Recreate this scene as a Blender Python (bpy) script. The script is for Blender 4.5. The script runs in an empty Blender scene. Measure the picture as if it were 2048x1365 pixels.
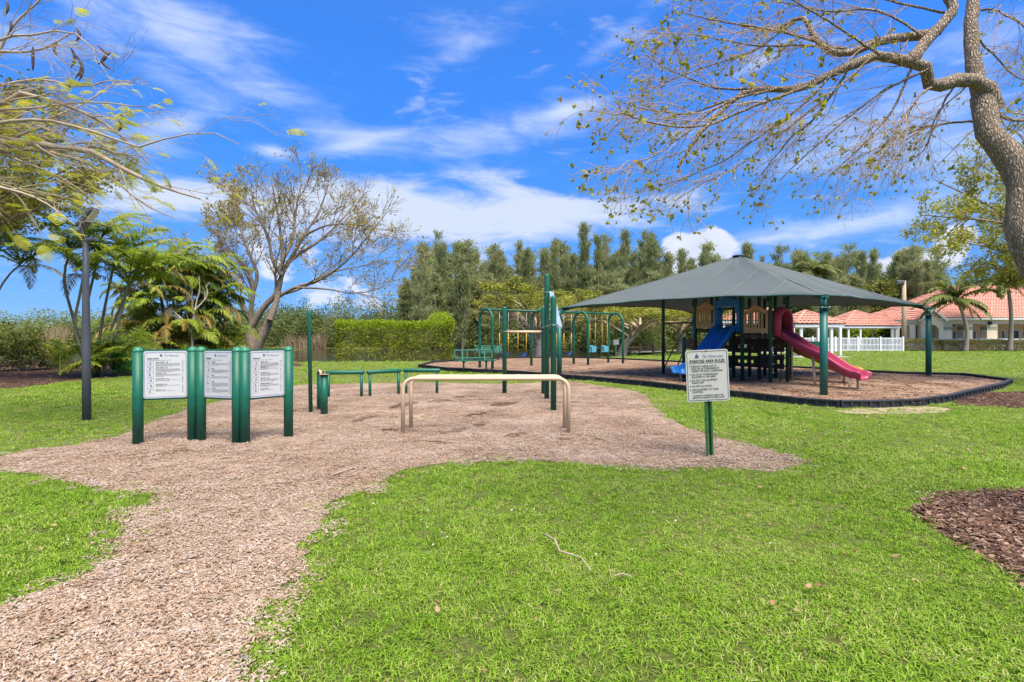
import bpy, bmesh, math, random
import numpy as np
from mathutils import Vector, Matrix
from mathutils.geometry import tessellate_polygon

# ---------------------------------------------------------------- camera, sky, sun, exposure
scene = bpy.context.scene
COL = scene.collection
R = math.radians
EYE, FPX, CX, HY = 1.4, 1052.4, 1024.0, 673.0        # eye height, focal length and horizon used to survey the place
cam = bpy.data.cameras.new('camera'); cam.sensor_width = 36.0; cam.lens = 18.5
cam.shift_y = -0.0046; cam.clip_end = 3000; cam.clip_start = 0.05
camo = bpy.data.objects.new('camera', cam); COL.objects.link(camo)
camo.location = (0, 0, EYE); camo.rotation_euler = (R(90), 0, 0)
scene.camera = camo
SUN_DIR = Vector((0.20, -0.42, 0.88)).normalized()
SUN_EL = math.asin(SUN_DIR.z); SUN_AZ = math.atan2(SUN_DIR.x, SUN_DIR.y)
sun = bpy.data.lights.new('sun', 'SUN'); sun.energy = 4.5; sun.angle = R(42); sun.color = (1.0, 0.93, 0.80)
suno = bpy.data.objects.new('sun', sun); COL.objects.link(suno)
suno.rotation_euler = SUN_DIR.to_track_quat('Z', 'Y').to_euler()
scene.view_settings.view_transform = 'Standard'; scene.view_settings.look = 'None'
scene.view_settings.exposure = 0.98; scene.view_settings.gamma = 1.0
scene.view_settings.use_curve_mapping = False
scene.cycles.use_denoising = True
scene.cycles.max_bounces = 6; scene.cycles.transparent_max_bounces = 8
scene.cycles.use_adaptive_sampling = True; scene.cycles.adaptive_threshold = 0.02

def azel(px, py):
    a = math.atan((px - CX) / FPX)
    return a, math.atan((HY - py) / FPX * math.cos(a))

def make_world():
    w = bpy.data.worlds.new('World'); scene.world = w; w.use_nodes = True
    nt = w.node_tree; N = nt.nodes; L = nt.links
    for n in list(N): N.remove(n)
    def new(t, **k):
        n = N.new(t)
        for a, b in k.items(): setattr(n, a, b)
        return n
    def put(s, v):
        if hasattr(v, 'is_output') or isinstance(v, bpy.types.NodeSocket): L.new(v, s)
        else: s.default_value = v
    def mth(op, a, b=0.0, c=0.0, clamp=False):
        n = new('ShaderNodeMath', operation=op); n.use_clamp = clamp
        put(n.inputs[0], a); put(n.inputs[1], b); put(n.inputs[2], c)
        return n.outputs[0]
    tc = new('ShaderNodeTexCoord')
    sp = new('ShaderNodeSeparateXYZ'); L.new(tc.outputs['Generated'], sp.inputs[0])
    az = mth('ARCTAN2', sp.outputs[0], sp.outputs[1]); el = mth('ARCSINE', sp.outputs[2])
    cb = new('ShaderNodeCombineXYZ'); L.new(az, cb.inputs[0]); L.new(el, cb.inputs[1])
    V = cb.outputs[0]
    sky = new('ShaderNodeTexSky', sky_type='NISHITA'); sky.sun_disc = False
    sky.sun_elevation = SUN_EL; sky.sun_rotation = SUN_AZ
    sky.altitude = 2200; sky.air_density = 1.0; sky.dust_density = 0.0; sky.ozone_density = 3.5
    hs = new('ShaderNodeHueSaturation'); hs.inputs['Saturation'].default_value = 1.26; hs.inputs['Value'].default_value = 1.64
    hs.inputs['Hue'].default_value = 0.507
    L.new(sky.outputs[0], hs.inputs['Color'])
    tint = new('ShaderNodeMix', data_type='RGBA'); tint.blend_type = 'MULTIPLY'; tint.inputs[0].default_value = 1; gm = new('ShaderNodeGamma'); gm.inputs[1].default_value = 1.0; L.new(hs.outputs[0], gm.inputs[0]); L.new(gm.outputs[0], tint.inputs[6])
    lo = new('ShaderNodeValToRGB'); le = mth('DIVIDE', el, R(40), 0, True); L.new(le, lo.inputs[0]); er = lo.color_ramp.elements   # clear dry air: the sky stays blue down to the trees
    stops = [(0, (.12, .19, .38)), (.07, (.17, .25, .39)), (.18, (.30, .39, .49)), (.38, (.45, .63, .70)), (.62, (.64, .85, 1.0)), (.85, (.85, 1.0, 1.12))]
    while len(er) < len(stops): er.new(.5)
    for i, (p_, c_) in enumerate(stops): er[i].position = p_; er[i].color = (*c_, 1)
    L.new(lo.outputs[0], tint.inputs[7])
    def noise(rot, sx, sy, scale, detail, rough, dist, off=0.0):
        m = new('ShaderNodeMapping'); L.new(V, m.inputs[0])
        m.inputs['Rotation'].default_value = (0, 0, rot); m.inputs['Scale'].default_value = (sx, sy, 1)
        m.inputs['Location'].default_value = (off, off * .7, off)
        n = new('ShaderNodeTexNoise'); L.new(m.outputs[0], n.inputs['Vector'])
        n.inputs['Scale'].default_value = scale; n.inputs['Detail'].default_value = detail
        n.inputs['Roughness'].default_value = rough; n.inputs['Distortion'].default_value = dist
        return n.outputs[0]
    def blobs(lst):
        acc = None
        for (px, py, rx, ry, rot, amp) in lst:
            a, e = azel(px, py)
            rx_ = rx / FPX * math.cos(a) ** 2; ry_ = ry / FPX * math.cos(a)
            dx = mth('SUBTRACT', az, a); dy = mth('SUBTRACT', el, e)
            c, s = math.cos(R(rot)), math.sin(R(rot))
            u = mth('ADD', mth('MULTIPLY', dx, c / rx_), mth('MULTIPLY', dy, s / rx_))
            v = mth('ADD', mth('MULTIPLY', dx, -s / ry_), mth('MULTIPLY', dy, c / ry_))
            d2 = mth('ADD', mth('MULTIPLY', u, u), mth('MULTIPLY', v, v))
            f = mth('MULTIPLY', mth('POWER', 2.718, mth('MULTIPLY', d2, -1.0)), amp)
            acc = f if acc is None else mth('ADD', acc, f)
        return acc
    def sstep(x, lo, hi):
        n = new('ShaderNodeMapRange', interpolation_type='SMOOTHSTEP'); L.new(x, n.inputs[0])
        n.inputs[1].default_value = lo; n.inputs[2].default_value = hi
        return n.outputs[0]
    # thin streaked cloud
    n1 = noise(R(14), 1.6, 7.5, 2.6, 9, .62, .55)
    n1b = noise(R(-8), 3.0, 9.0, 3.4, 8, .6, .8, 3.1)
    wide = noise(0, 1, 1.6, 1.3, 3, .5, .2, 7.7)
    cir = blobs([(330, 30, 330, 55, -8, .62), (300, 130, 190, 26, -20, .42), (540, 195, 240, 42, -14, .62), (360, 245, 90, 28, 22, .8),
                 (250, 300, 260, 90, 0, .45), (545, 303, 46, 13, -4, .9), (900, 105, 130, 26, 18, .5), (1000, 270, 280, 36, 6, .82),
                 (1150, 215, 70, 14, 8, .75), (960, 345, 110, 15, 0, .75), (1540, 300, 420, 90, 0, .30), (1800, 240, 260, 80, 0, .34),
                 (1250, 60, 200, 20, 30, .35), (1950, 330, 220, 110, 0, .5),
                 (2000, 60, 180, 80, 0, .45), (800, 60, 320, 30, 8, .22), (40, 90, 160, 50, 0, .5), (700, 290, 120, 12, 18, .35), (1660, 455, 230, 24, 2, .75)])
    d1 = mth('ADD', mth('ADD', cir, mth('MULTIPLY', mth('SUBTRACT', wide, .52), .7)), mth('MULTIPLY', mth('SUBTRACT', mth('ADD', mth('MULTIPLY', n1, .6), mth('MULTIPLY', n1b, .4)), .5), 2.1))
    veil = mth('MULTIPLY', sstep(el, R(30), R(55)), mth('ADD', .35, mth('MULTIPLY', wide, .6)))      # the soft light says thin cloud overhead
    D1 = mth('MULTIPLY', mth('ADD', sstep(d1, .12, 1.35), veil, 0, True), .85)
    # broad pale bank
    n2 = noise(R(4), 2.0, 6.5, 2.8, 10, .6, .5, 1.3)
    bank = blobs([(940, 415, 330, 50, 0, 1.0), (760, 405, 200, 38, 0, .8), (1280, 415, 200, 34, 2, .9), (880, 470, 300, 46, 0, .95), (560, 440, 200, 50, 0, .6),
                  (180, 400, 320, 60, 0, .45), (60, 330, 200, 120, 0, .35), (360, 390, 200, 50, 0, .55)])
    d2 = mth('ADD', bank, mth('MULTIPLY', mth('SUBTRACT', n2, .5), 4.2))
    D2 = mth('MULTIPLY', sstep(d2, .22, 1.45), .88)
    # heaped clouds low over the trees
    n3 = noise(0, 6.0, 7.0, 3.4, 8, .55, .1, 5.2)
    cum = blobs([(1372, 500, 50, 42, 0, 1.0), (1425, 500, 42, 40, 0, 1.0), (1395, 520, 78, 36, 0, 1.0), (1770, 520, 60, 30, 0, .9), (1860, 520, 60, 26, 0, .9), (1930, 480, 70, 60, 0, .85),
                 (930, 545, 110, 46, 0, .8), (560, 520, 150, 60, 0, .75), (1160, 560, 120, 40, 0, .6), (50, 580, 70, 18, 0, .75), (140, 520, 70, 30, 0, .75),
                 (700, 600, 160, 40, 0, .7), (1560, 560, 150, 30, 0, .5), (300, 575, 90, 26, 0, .6)])
    d3 = mth('ADD', cum, mth('MULTIPLY', mth('SUBTRACT', n3, .5), mth('MULTIPLY', 2.6, mth('MULTIPLY', cum, 1.6, 0, True))))
    D3 = mth('MULTIPLY', sstep(d3, .50, .95), .92)
    col3 = new('ShaderNodeMix', data_type='RGBA'); L.new(noise(0, 5, 7, 3.0, 5, .5, .3, 9.4), col3.inputs[0])
    col3.inputs[6].default_value = (3.0, 3.6, 5.0, 1); col3.inputs[7].default_value = (5.4, 5.4, 5.4, 1)
    cur = tint.outputs[2]
    for D, c in ((D1, (4.4, 4.85, 5.6, 1)), (D2, (3.9, 4.3, 5.0, 1)), (D3, None)):
        m = new('ShaderNodeMix', data_type='RGBA'); m.clamp_factor = True
        L.new(D, m.inputs[0]); L.new(cur, m.inputs[6])
        if c: m.inputs[7].default_value = c
        else: L.new(col3.outputs[2], m.inputs[7])
        cur = m.outputs[2]
    bg = new('ShaderNodeBackground'); bg.inputs['Strength'].default_value = 0.1
    out = new('ShaderNodeOutputWorld')
    L.new(cur, bg.inputs['Color']); L.new(bg.outputs[0], out.inputs[0])
make_world()

# ---------------------------------------------------------------- helpers
def G(px, py, z=0.0):
    Y = (EYE - z) * FPX / (py - HY)
    return ((px - CX) * Y / FPX, Y)
def W(px, py, Y):
    return ((px - CX) * Y / FPX, Y, EYE - (py - HY) * Y / FPX)
def rng_(s): return np.random.default_rng(s)

def tag(o, label=None, cat=None, group=None, kind=None):
    if label: o['label'] = label
    if cat: o['category'] = cat
    if group: o['group'] = group
    if kind: o['kind'] = kind
    return o
def link(name, data, parent=None, loc=None, rot=None):
    o = bpy.data.objects.new(name, data); COL.objects.link(o)
    if parent is not None: o.parent = parent
    if loc is not None: o.location = loc
    if rot is not None: o.rotation_euler = rot
    return o
def empty(name, loc=(0, 0, 0), rz=0.0, label=None, cat=None, group=None):
    o = link(name, None, None, loc, (0, 0, rz)); o.empty_display_size = .2
    return tag(o, label, cat, group)
def mesh_np(name, V, F, mat=None, smooth=False):
    V = np.asarray(V, np.float32); F = np.asarray(F, np.int32)
    me = bpy.data.meshes.new(name); n, k = F.shape
    me.vertices.add(len(V)); me.vertices.foreach_set('co', V.ravel())
    me.loops.add(n * k); me.loops.foreach_set('vertex_index', F.ravel())
    me.polygons.add(n); me.polygons.foreach_set('loop_start', np.arange(0, n * k, k, dtype=np.int32))
    if smooth: me.polygons.foreach_set('use_smooth', np.ones(n, dtype=bool))
    me.update(calc_edges=True)
    if mat: me.materials.append(mat)
    return me

class MB:
    """collects shapes that belong to ONE part"""
    def __init__(s): s.V = []; s.F = []; s.S = []
    def add(s, V, F, smooth=False):
        b = len(s.V); s.V += [tuple(map(float, v)) for v in V]
        s.F += [tuple(int(i) + b for i in f) for f in F]; s.S += [smooth] * len(F); return s
    def box(s, c, d, rz=0.0, rot=None, bev=0.0):
        x, y, z = d[0] / 2, d[1] / 2, d[2] / 2
        if bev > 0:
            b = min(bev, x * .9, y * .9, z * .9); vs = []
            for sx in (-1, 1):
                for sy in (-1, 1):
                    for sz in (-1, 1):
                        vs += [(sx * (x - b), sy * (y - b), sz * z), (sx * (x - b), sy * y, sz * (z - b)), (sx * x, sy * (y - b), sz * (z - b))]
            bm = bmesh.new()
            for v in vs: bm.verts.new(v)
            bmesh.ops.convex_hull(bm, input=bm.verts); bm.verts.index_update()
            vs = [v.co.copy() for v in bm.verts]; fs = [[v.index for v in f.verts] for f in bm.faces]; bm.free()
        else:
            vs = [Vector((a * x, b * y, cc * z)) for a in (-1, 1) for b in (-1, 1) for cc in (-1, 1)]
            fs = [(0, 1, 3, 2), (4, 6, 7, 5), (0, 4, 5, 1), (2, 3, 7, 6), (0, 2, 6, 4), (1, 5, 7, 3)]
        M = Matrix.Rotation(rz, 3, 'Z') if rot is None else rot
        C = Vector(c)
        return s.add([M @ Vector(v) + C for v in vs], fs)
    def tube(s, pts, r, n=10, caps=True, smooth=True):
        P = np.array(pts, float); k = len(P); rr = np.full(k, r) if np.isscalar(r) else np.array(r, float)
        T = np.gradient(P, axis=0); T /= np.linalg.norm(T, axis=1)[:, None] + 1e-9
        ref = np.array([0, 0, 1.0]) if np.abs(T[:, 2]).max() < .95 else (np.array([1.0, 0, 0]) if np.abs(T[:, 0]).max() < .95 else np.array([0, 1.0, 0]))
        A = np.cross(T, ref); A /= np.linalg.norm(A, axis=1)[:, None] + 1e-9; B = np.cross(T, A)
        th = np.linspace(0, 2 * math.pi, n, endpoint=False)
        V = P[:, None] + rr[:, None, None] * (np.cos(th)[None, :, None] * A[:, None] + np.sin(th)[None, :, None] * B[:, None])
        F = [(i * n + j, i * n + (j + 1) % n, (i + 1) * n + (j + 1) % n, (i + 1) * n + j) for i in range(k - 1) for j in range(n)]
        s.add(V.reshape(-1, 3), F, smooth)
        if caps:
            b = len(s.V) - k * n
            s.F += [tuple(range(b + n - 1, b - 1, -1)), tuple(range(b + (k - 1) * n, b + k * n))]; s.S += [False, False]
        return s
    def bar(s, a, b, r, n=8): return s.tube([a, b], r, n)
    def lathe(s, prof, c=(0, 0, 0), n=16, smooth=True):
        V = []; th = [2 * math.pi * j / n for j in range(n)]
        for (r, z) in prof: V += [(c[0] + r * math.cos(t), c[1] + r * math.sin(t), c[2] + z) for t in th]
        k = len(prof)
        F = [(i * n + j, i * n + (j + 1) % n, (i + 1) * n + (j + 1) % n, (i + 1) * n + j) for i in range(k - 1) for j in range(n)]
        F += [tuple(range(n - 1, -1, -1)), tuple(range((k - 1) * n, k * n))]
        return s.add(V, F, smooth)
    def prism(s, poly, depth, M=None):
        """poly in local x,z extruded along y (0..depth)"""
        n = len(poly); V = [Vector((x, 0, z)) for x, z in poly] + [Vector((x, depth, z)) for x, z in poly]
        F = [tuple(range(n)), tuple(range(2 * n - 1, n - 1, -1))] + [(i, i + n, (i + 1) % n + n, (i + 1) % n) for i in range(n)]
        if M is not None: V = [M @ v for v in V]
        return s.add(V, F)
    def sweep(s, prof, frames, closed=True, smooth=True):
        """prof: (side, up) loop; frames: (origin, side vector, up vector)"""
        n = len(prof); V = []
        for o, a, b in frames: V += [Vector(o) + Vector(a) * p + Vector(b) * q for p, q in prof]
        k = len(frames); m = n if closed else n - 1
        F = [(i * n + j, i * n + (j + 1) % n, (i + 1) * n + (j + 1) % n, (i + 1) * n + j) for i in range(k - 1) for j in range(m)]
        if closed: F += [tuple(range(n - 1, -1, -1)), tuple(range((k - 1) * n, k * n))]
        return s.add(V, F, smooth)
    def mesh(s, name, mat):
        me = bpy.data.meshes.new(name); me.from_pydata(s.V, [], s.F)
        me.polygons.foreach_set('use_smooth', s.S); me.update()
        bm = bmesh.new(); bm.from_mesh(me); bmesh.ops.recalc_face_normals(bm, faces=bm.faces); bm.to_mesh(me); bm.free()
        if mat: me.materials.append(mat)
        return me
    def obj(s, name, mat, parent=None, loc=None, rot=None):
        return link(name, s.mesh(name, mat), parent, loc, rot)

# ---------------------------------------------------------------- materials
def _nodes(name):
    m = bpy.data.materials.new(name); m.use_nodes = True
    nt = m.node_tree; b = nt.nodes['Principled BSDF']
    return m, nt, nt.nodes, nt.links, b
def pmat(name, c, c2=None, scale=8.0, rough=.55, bump=0.0, bscale=60.0, metal=0.0, spec=.4, dirt=None, stretch=(1, 1, 1)):
    m, nt, N, L, b = _nodes(name)
    c2 = c2 or tuple(x * .78 for x in c)
    tc = N.new('ShaderNodeTexCoord'); mp = N.new('ShaderNodeMapping'); L.new(tc.outputs['Object'], mp.inputs[0]); mp.inputs['Scale'].default_value = stretch
    n = N.new('ShaderNodeTexNoise'); L.new(mp.outputs[0], n.inputs['Vector']); n.inputs['Scale'].default_value = scale; n.inputs['Detail'].default_value = 6; n.inputs['Roughness'].default_value = .65
    r = N.new('ShaderNodeValToRGB'); L.new(n.outputs[0], r.inputs[0])
    r.color_ramp.elements[0].position = .32; r.color_ramp.elements[0].color = (*c2, 1)
    r.color_ramp.elements[1].position = .68; r.color_ramp.elements[1].color = (*c, 1)
    if dirt:
        e = r.color_ramp.elements.new(.22); e.color = (*dirt, 1)
    L.new(r.outputs[0], b.inputs['Base Color'])
    b.inputs['Roughness'].default_value = rough; b.inputs['Metallic'].default_value = metal; b.inputs['Specular IOR Level'].default_value = spec
    if bump:
        n2 = N.new('ShaderNodeTexNoise'); L.new(mp.outputs[0], n2.inputs['Vector']); n2.inputs['Scale'].default_value = bscale; n2.inputs['Detail'].default_value = 5
        bp = N.new('ShaderNodeBump'); bp.inputs['Strength'].default_value = bump; bp.inputs['Distance'].default_value = .01
        L.new(n2.outputs[0], bp.inputs['Height']); L.new(bp.outputs[0], b.inputs['Normal'])
    return m
def leafmat(name, cols, trans=.35, nscale=.6, rough=.55, world=False):
    """cols: colours from the darkest leaf to the palest; each leaf draws its own"""
    m, nt, N, L, b = _nodes(name)
    g = N.new('ShaderNodeNewGeometry'); tc = N.new('ShaderNodeTexCoord'); oi = N.new('ShaderNodeObjectInfo')
    n = N.new('ShaderNodeTexNoise'); L.new(g.outputs['Position'] if world else tc.outputs['Object'], n.inputs['Vector']); n.inputs['Scale'].default_value = nscale; n.inputs['Detail'].default_value = 8 if world else 3; n.inputs['Roughness'].default_value = .75 if world else .5
    a = N.new('ShaderNodeMath'); a.operation = 'MULTIPLY_ADD'; L.new(n.outputs[0], a.inputs[0]); a.inputs[1].default_value = 1.3; a.inputs[2].default_value = -.55
    a2 = N.new('ShaderNodeMath'); a2.operation = 'MULTIPLY_ADD'; L.new(g.outputs['Random Per Island'], a2.inputs[0]); a2.inputs[1].default_value = .7; L.new(a.outputs[0], a2.inputs[2])
    a3 = N.new('ShaderNodeMath'); a3.operation = 'MULTIPLY_ADD'; L.new(oi.outputs['Random'], a3.inputs[0]); a3.inputs[1].default_value = .25; L.new(a2.outputs[0], a3.inputs[2])
    r = N.new('ShaderNodeValToRGB'); L.new(a3.outputs[0], r.inputs[0])
    els = r.color_ramp.elements
    while len(els) < len(cols): els.new(.5)
    for i, c in enumerate(cols): els[i].position = i / (len(cols) - 1); els[i].color = (*c, 1)
    L.new(r.outputs[0], b.inputs['Base Color']); b.inputs['Roughness'].default_value = rough; b.inputs['Specular IOR Level'].default_value = .25
    t = N.new('ShaderNodeBsdfTranslucent'); mx = N.new('ShaderNodeMixShader'); mx.inputs[0].default_value = trans
    L.new(r.outputs[0], t.inputs[0])
    L.new(b.outputs[0], mx.inputs[1]); L.new(t.outputs[0], mx.inputs[2]); L.new(mx.outputs[0], N['Material Output'].inputs[0])
    return m
def chipmat(name, cols, scale, dark=.35, bump=.6, scuff=False):
    """chips of wood: one colour per cell, with darker joints"""
    m, nt, N, L, b = _nodes(name)
    tc = N.new('ShaderNodeTexCoord'); mp = N.new('ShaderNodeMapping'); L.new(tc.outputs['Object'], mp.inputs[0]); mp.inputs['Scale'].default_value = (1, 1.7, 1); mp.inputs['Rotation'].default_value = (0, 0, .5)
    wn = N.new('ShaderNodeTexNoise'); L.new(tc.outputs['Object'], wn.inputs['Vector']); wn.inputs['Scale'].default_value = 14
    wa = N.new('ShaderNodeVectorMath'); wa.operation = 'MULTIPLY_ADD'; L.new(wn.outputs['Color'], wa.inputs[0]); wa.inputs[1].default_value = (.05, .05, 0); L.new(mp.outputs[0], wa.inputs[2])
    v = N.new('ShaderNodeTexVoronoi'); L.new(wa.outputs[0], v.inputs['Vector']); v.inputs['Scale'].default_value = scale
    sp = N.new('ShaderNodeSeparateColor'); L.new(v.outputs['Color'], sp.inputs[0])
    big = N.new('ShaderNodeTexNoise'); L.new(tc.outputs['Object'], big.inputs['Vector']); big.inputs['Scale'].default_value = .9; big.inputs['Detail'].default_value = 7; big.inputs['Roughness'].default_value = .62
    ad = N.new('ShaderNodeMath'); ad.operation = 'MULTIPLY_ADD'; L.new(big.outputs[0], ad.inputs[0]); ad.inputs[1].default_value = 1.5; ad.inputs[2].default_value = -.72
    ad2 = N.new('ShaderNodeMath'); ad2.operation = 'MULTIPLY_ADD'; L.new(sp.outputs[0], ad2.inputs[0]); ad2.inputs[1].default_value = .85; L.new(ad.outputs[0], ad2.inputs[2])
    src = ad2.outputs[0]
    if scuff:      # chips kicked aside show the dark damp layer in streaks
        m3 = N.new('ShaderNodeMapping'); L.new(tc.outputs['Object'], m3.inputs[0]); m3.inputs['Rotation'].default_value = (0, 0, -.45); m3.inputs['Scale'].default_value = (.55, 1.5, 1)
        s3 = N.new('ShaderNodeTexNoise'); L.new(m3.outputs[0], s3.inputs['Vector']); s3.inputs['Scale'].default_value = 1.3; s3.inputs['Detail'].default_value = 5; s3.inputs['Roughness'].default_value = .6
        q3 = N.new('ShaderNodeMapRange'); L.new(s3.outputs[0], q3.inputs[0]); q3.inputs[1].default_value = .60; q3.inputs[2].default_value = .72; q3.inputs[4].default_value = .8
        sb = N.new('ShaderNodeMath'); sb.operation = 'SUBTRACT'; L.new(src, sb.inputs[0]); L.new(q3.outputs[0], sb.inputs[1]); src = sb.outputs[0]
    r = N.new('ShaderNodeValToRGB'); L.new(src, r.inputs[0]); els = r.color_ramp.elements
    while len(els) < len(cols): els.new(.5)
    for i, c in enumerate(cols): els[i].position = i / (len(cols) - 1); els[i].color = (*c, 1)
    v2 = N.new('ShaderNodeTexVoronoi'); v2.feature = 'DISTANCE_TO_EDGE'; L.new(wa.outputs[0], v2.inputs['Vector']); v2.inputs['Scale'].default_value = scale
    mr = N.new('ShaderNodeMapRange'); L.new(v2.outputs['Distance'], mr.inputs[0]); mr.inputs[2].default_value = .12; mr.inputs[3].default_value = dark; mr.inputs[4].default_value = 1.0
    mu = N.new('ShaderNodeMix'); mu.data_type = 'RGBA'; mu.blend_type = 'MULTIPLY'; mu.inputs[0].default_value = 1
    L.new(r.outputs[0], mu.inputs[6]); L.new(mr.outputs[0], mu.inputs[7]); L.new(mu.outputs[2], b.inputs['Base Color'])
    b.inputs['Roughness'].default_value = .9; b.inputs['Specular IOR Level'].default_value = .15
    bp = N.new('ShaderNodeBump'); bp.inputs['Strength'].default_value = bump; bp.inputs['Distance'].default_value = .012
    hh = N.new('ShaderNodeMath'); hh.operation = 'MULTIPLY'; L.new(mr.outputs[0], hh.inputs[0]); L.new(sp.outputs[1], hh.inputs[1])
    L.new(hh.outputs[0], bp.inputs['Height']); L.new(bp.outputs[0], b.inputs['Normal'])
    return m
def lawnmat():
    m, nt, N, L, b = _nodes('lawn')
    tc = N.new('ShaderNodeTexCoord')
    def nz(s, d=6, ro=.6, sc=(1, 1, 1)):
        mp = N.new('ShaderNodeMapping'); L.new(tc.outputs['Object'], mp.inputs[0]); mp.inputs['Scale'].default_value = sc
        n = N.new('ShaderNodeTexNoise'); L.new(mp.outputs[0], n.inputs['Vector']); n.inputs['Scale'].default_value = s; n.inputs['Detail'].default_value = d; n.inputs['Roughness'].default_value = ro
        return n.outputs[0]
    def ramp(s, st):
        r = N.new('ShaderNodeValToRGB'); L.new(s, r.inputs[0]); els = r.color_ramp.elements
        while len(els) < len(st): els.new(.5)
        for i, (p, c) in enumerate(st): els[i].position = p; els[i].color = (*c, 1)
        return r.outputs[0]
    fine = ramp(nz(26, 8, .75), [(.28, (.06, .06, .02)), (.5, (.125, .15, .032)), (.72, (.22, .245, .06))])
    patch = nz(.16, 6, .6, (.7, 1.5, 1))
    mx = N.new('ShaderNodeMix'); mx.data_type = 'RGBA'
    mr = N.new('ShaderNodeMapRange'); L.new(patch, mr.inputs[0]); mr.inputs[1].default_value = .5; mr.inputs[2].default_value = .66; mr.inputs[4].default_value = .55
    L.new(mr.outputs[0], mx.inputs[0]); L.new(fine, mx.inputs[6]); mx.inputs[7].default_value = (.25, .235, .075, 1)
    L.new(mx.outputs[2], b.inputs['Base Color']); b.inputs['Roughness'].default_value = .85; b.inputs['Specular IOR Level'].default_value = .12
    bp = N.new('ShaderNodeBump'); bp.inputs['Strength'].default_value = .8; bp.inputs['Distance'].default_value = .04
    L.new(nz(40, 6, .8), bp.inputs['Height']); L.new(bp.outputs[0], b.inputs['Normal'])
    return m
def watermat():
    m, nt, N, L, b = _nodes('water')
    b.inputs['Base Color'].default_value = (.030, .028, .016, 1); b.inputs['Roughness'].default_value = .06; b.inputs['IOR'].default_value = 1.33
    tc = N.new('ShaderNodeTexCoord'); mp = N.new('ShaderNodeMapping'); L.new(tc.outputs['Object'], mp.inputs[0]); mp.inputs['Scale'].default_value = (.5, 1.6, 1)
    n = N.new('ShaderNodeTexNoise'); L.new(mp.outputs[0], n.inputs['Vector']); n.inputs['Scale'].default_value = 1.4; n.inputs['Detail'].default_value = 4
    bp = N.new('ShaderNodeBump'); bp.inputs['Strength'].default_value = .35; bp.inputs['Distance'].default_value = .08
    L.new(n.outputs[0], bp.inputs['Height']); L.new(bp.outputs[0], b.inputs['Normal'])
    return m
def barkmat(name, c, c2, scale=9.0, stretch=(1, 1, .35), bump=1.0):
    return pmat(name, c, c2, scale=scale, rough=.9, bump=bump, bscale=scale * 2.2, spec=.15, stretch=stretch)

def furrowmat():
    m, nt, N, L, b = _nodes('furrowed_bark')
    tc = N.new('ShaderNodeTexCoord'); mp = N.new('ShaderNodeMapping'); L.new(tc.outputs['Object'], mp.inputs[0]); mp.inputs['Scale'].default_value = (1, 1, .28)
    wn = N.new('ShaderNodeTexNoise'); L.new(tc.outputs['Object'], wn.inputs['Vector']); wn.inputs['Scale'].default_value = 9; wn.inputs['Detail'].default_value = 4
    wa = N.new('ShaderNodeVectorMath'); wa.operation = 'MULTIPLY_ADD'; L.new(wn.outputs['Color'], wa.inputs[0]); wa.inputs[1].default_value = (.05, .05, .05); L.new(mp.outputs[0], wa.inputs[2])
    v = N.new('ShaderNodeTexVoronoi'); v.feature = 'DISTANCE_TO_EDGE'; L.new(wa.outputs[0], v.inputs['Vector']); v.inputs['Scale'].default_value = 58
    mr = N.new('ShaderNodeMapRange'); L.new(v.outputs['Distance'], mr.inputs[0]); mr.inputs[2].default_value = .42; mr.inputs[3].default_value = .10
    fn = N.new('ShaderNodeTexNoise'); L.new(mp.outputs[0], fn.inputs['Vector']); fn.inputs['Scale'].default_value = 60; fn.inputs['Detail'].default_value = 6; fn.inputs['Roughness'].default_value = .7
    ad = N.new('ShaderNodeMath'); ad.operation = 'MULTIPLY'; L.new(mr.outputs[0], ad.inputs[0]); L.new(fn.outputs[0], ad.inputs[1])
    r = N.new('ShaderNodeValToRGB'); L.new(ad.outputs[0], r.inputs[0]); e = r.color_ramp.elements
    e[0].position = 0; e[0].color = (.10, .072, .05, 1); e[1].position = .50; e[1].color = (.66, .54, .40, 1); x = e.new(.20); x.color = (.36, .27, .19, 1)
    L.new(r.outputs[0], b.inputs['Base Color']); b.inputs['Roughness'].default_value = .92; b.inputs['Specular IOR Level'].default_value = .1
    bp = N.new('ShaderNodeBump'); bp.inputs['Strength'].default_value = 1.0; bp.inputs['Distance'].default_value = .035; L.new(ad.outputs[0], bp.inputs['Height']); L.new(bp.outputs[0], b.inputs['Normal'])
    return m

M = {}
M['lawn'] = lawnmat(); M['water'] = watermat()
M['chips'] = chipmat('path_mulch', [(.08, .042, .025), (.23, .14, .085), (.36, .243, .167), (.43, .315, .23), (.51, .405, .325)], 54, scuff=True)
M['chips_play'] = chipmat('playground_mulch', [(.09, .048, .026), (.23, .13, .075), (.37, .235, .15), (.50, .36, .26)], 30)
M['chips_dark'] = chipmat('bed_mulch', [(.02, .012, .008), (.06, .03, .018), (.12, .06, .035), (.26, .16, .11)], 22)
M['chips_damp'] = chipmat('damp_mulch', [(.035, .018, .011), (.10, .055, .032), (.19, .115, .072), (.30, .20, .135)], 50)
M['sand'] = pmat('dry_sand', (.36, .28, .17), (.24, .18, .1), scale=14, rough=.95, bump=.5)
M['green'] = pmat('green_paint', (.008, .115, .066), (.004, .085, .048), scale=7, rough=.48, bump=.12, bscale=90, dirt=(.035, .11, .08))
M['green_cap'] = pmat('green_cap', (.035, .22, .12), (.02, .16, .085), scale=9, rough=.45)
M['teal'] = pmat('teal_paint', (.018, .125, .095), (.012, .095, .075), scale=4, rough=.42)
M['dkgreen'] = pmat('dark_green_paint', (.008, .078, .046), (.006, .058, .035), scale=5, rough=.45)
M['tan'] = pmat('tan_paint', (.60, .44, .275), (.54, .39, .24), scale=5, rough=.42, bump=.04)
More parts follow.
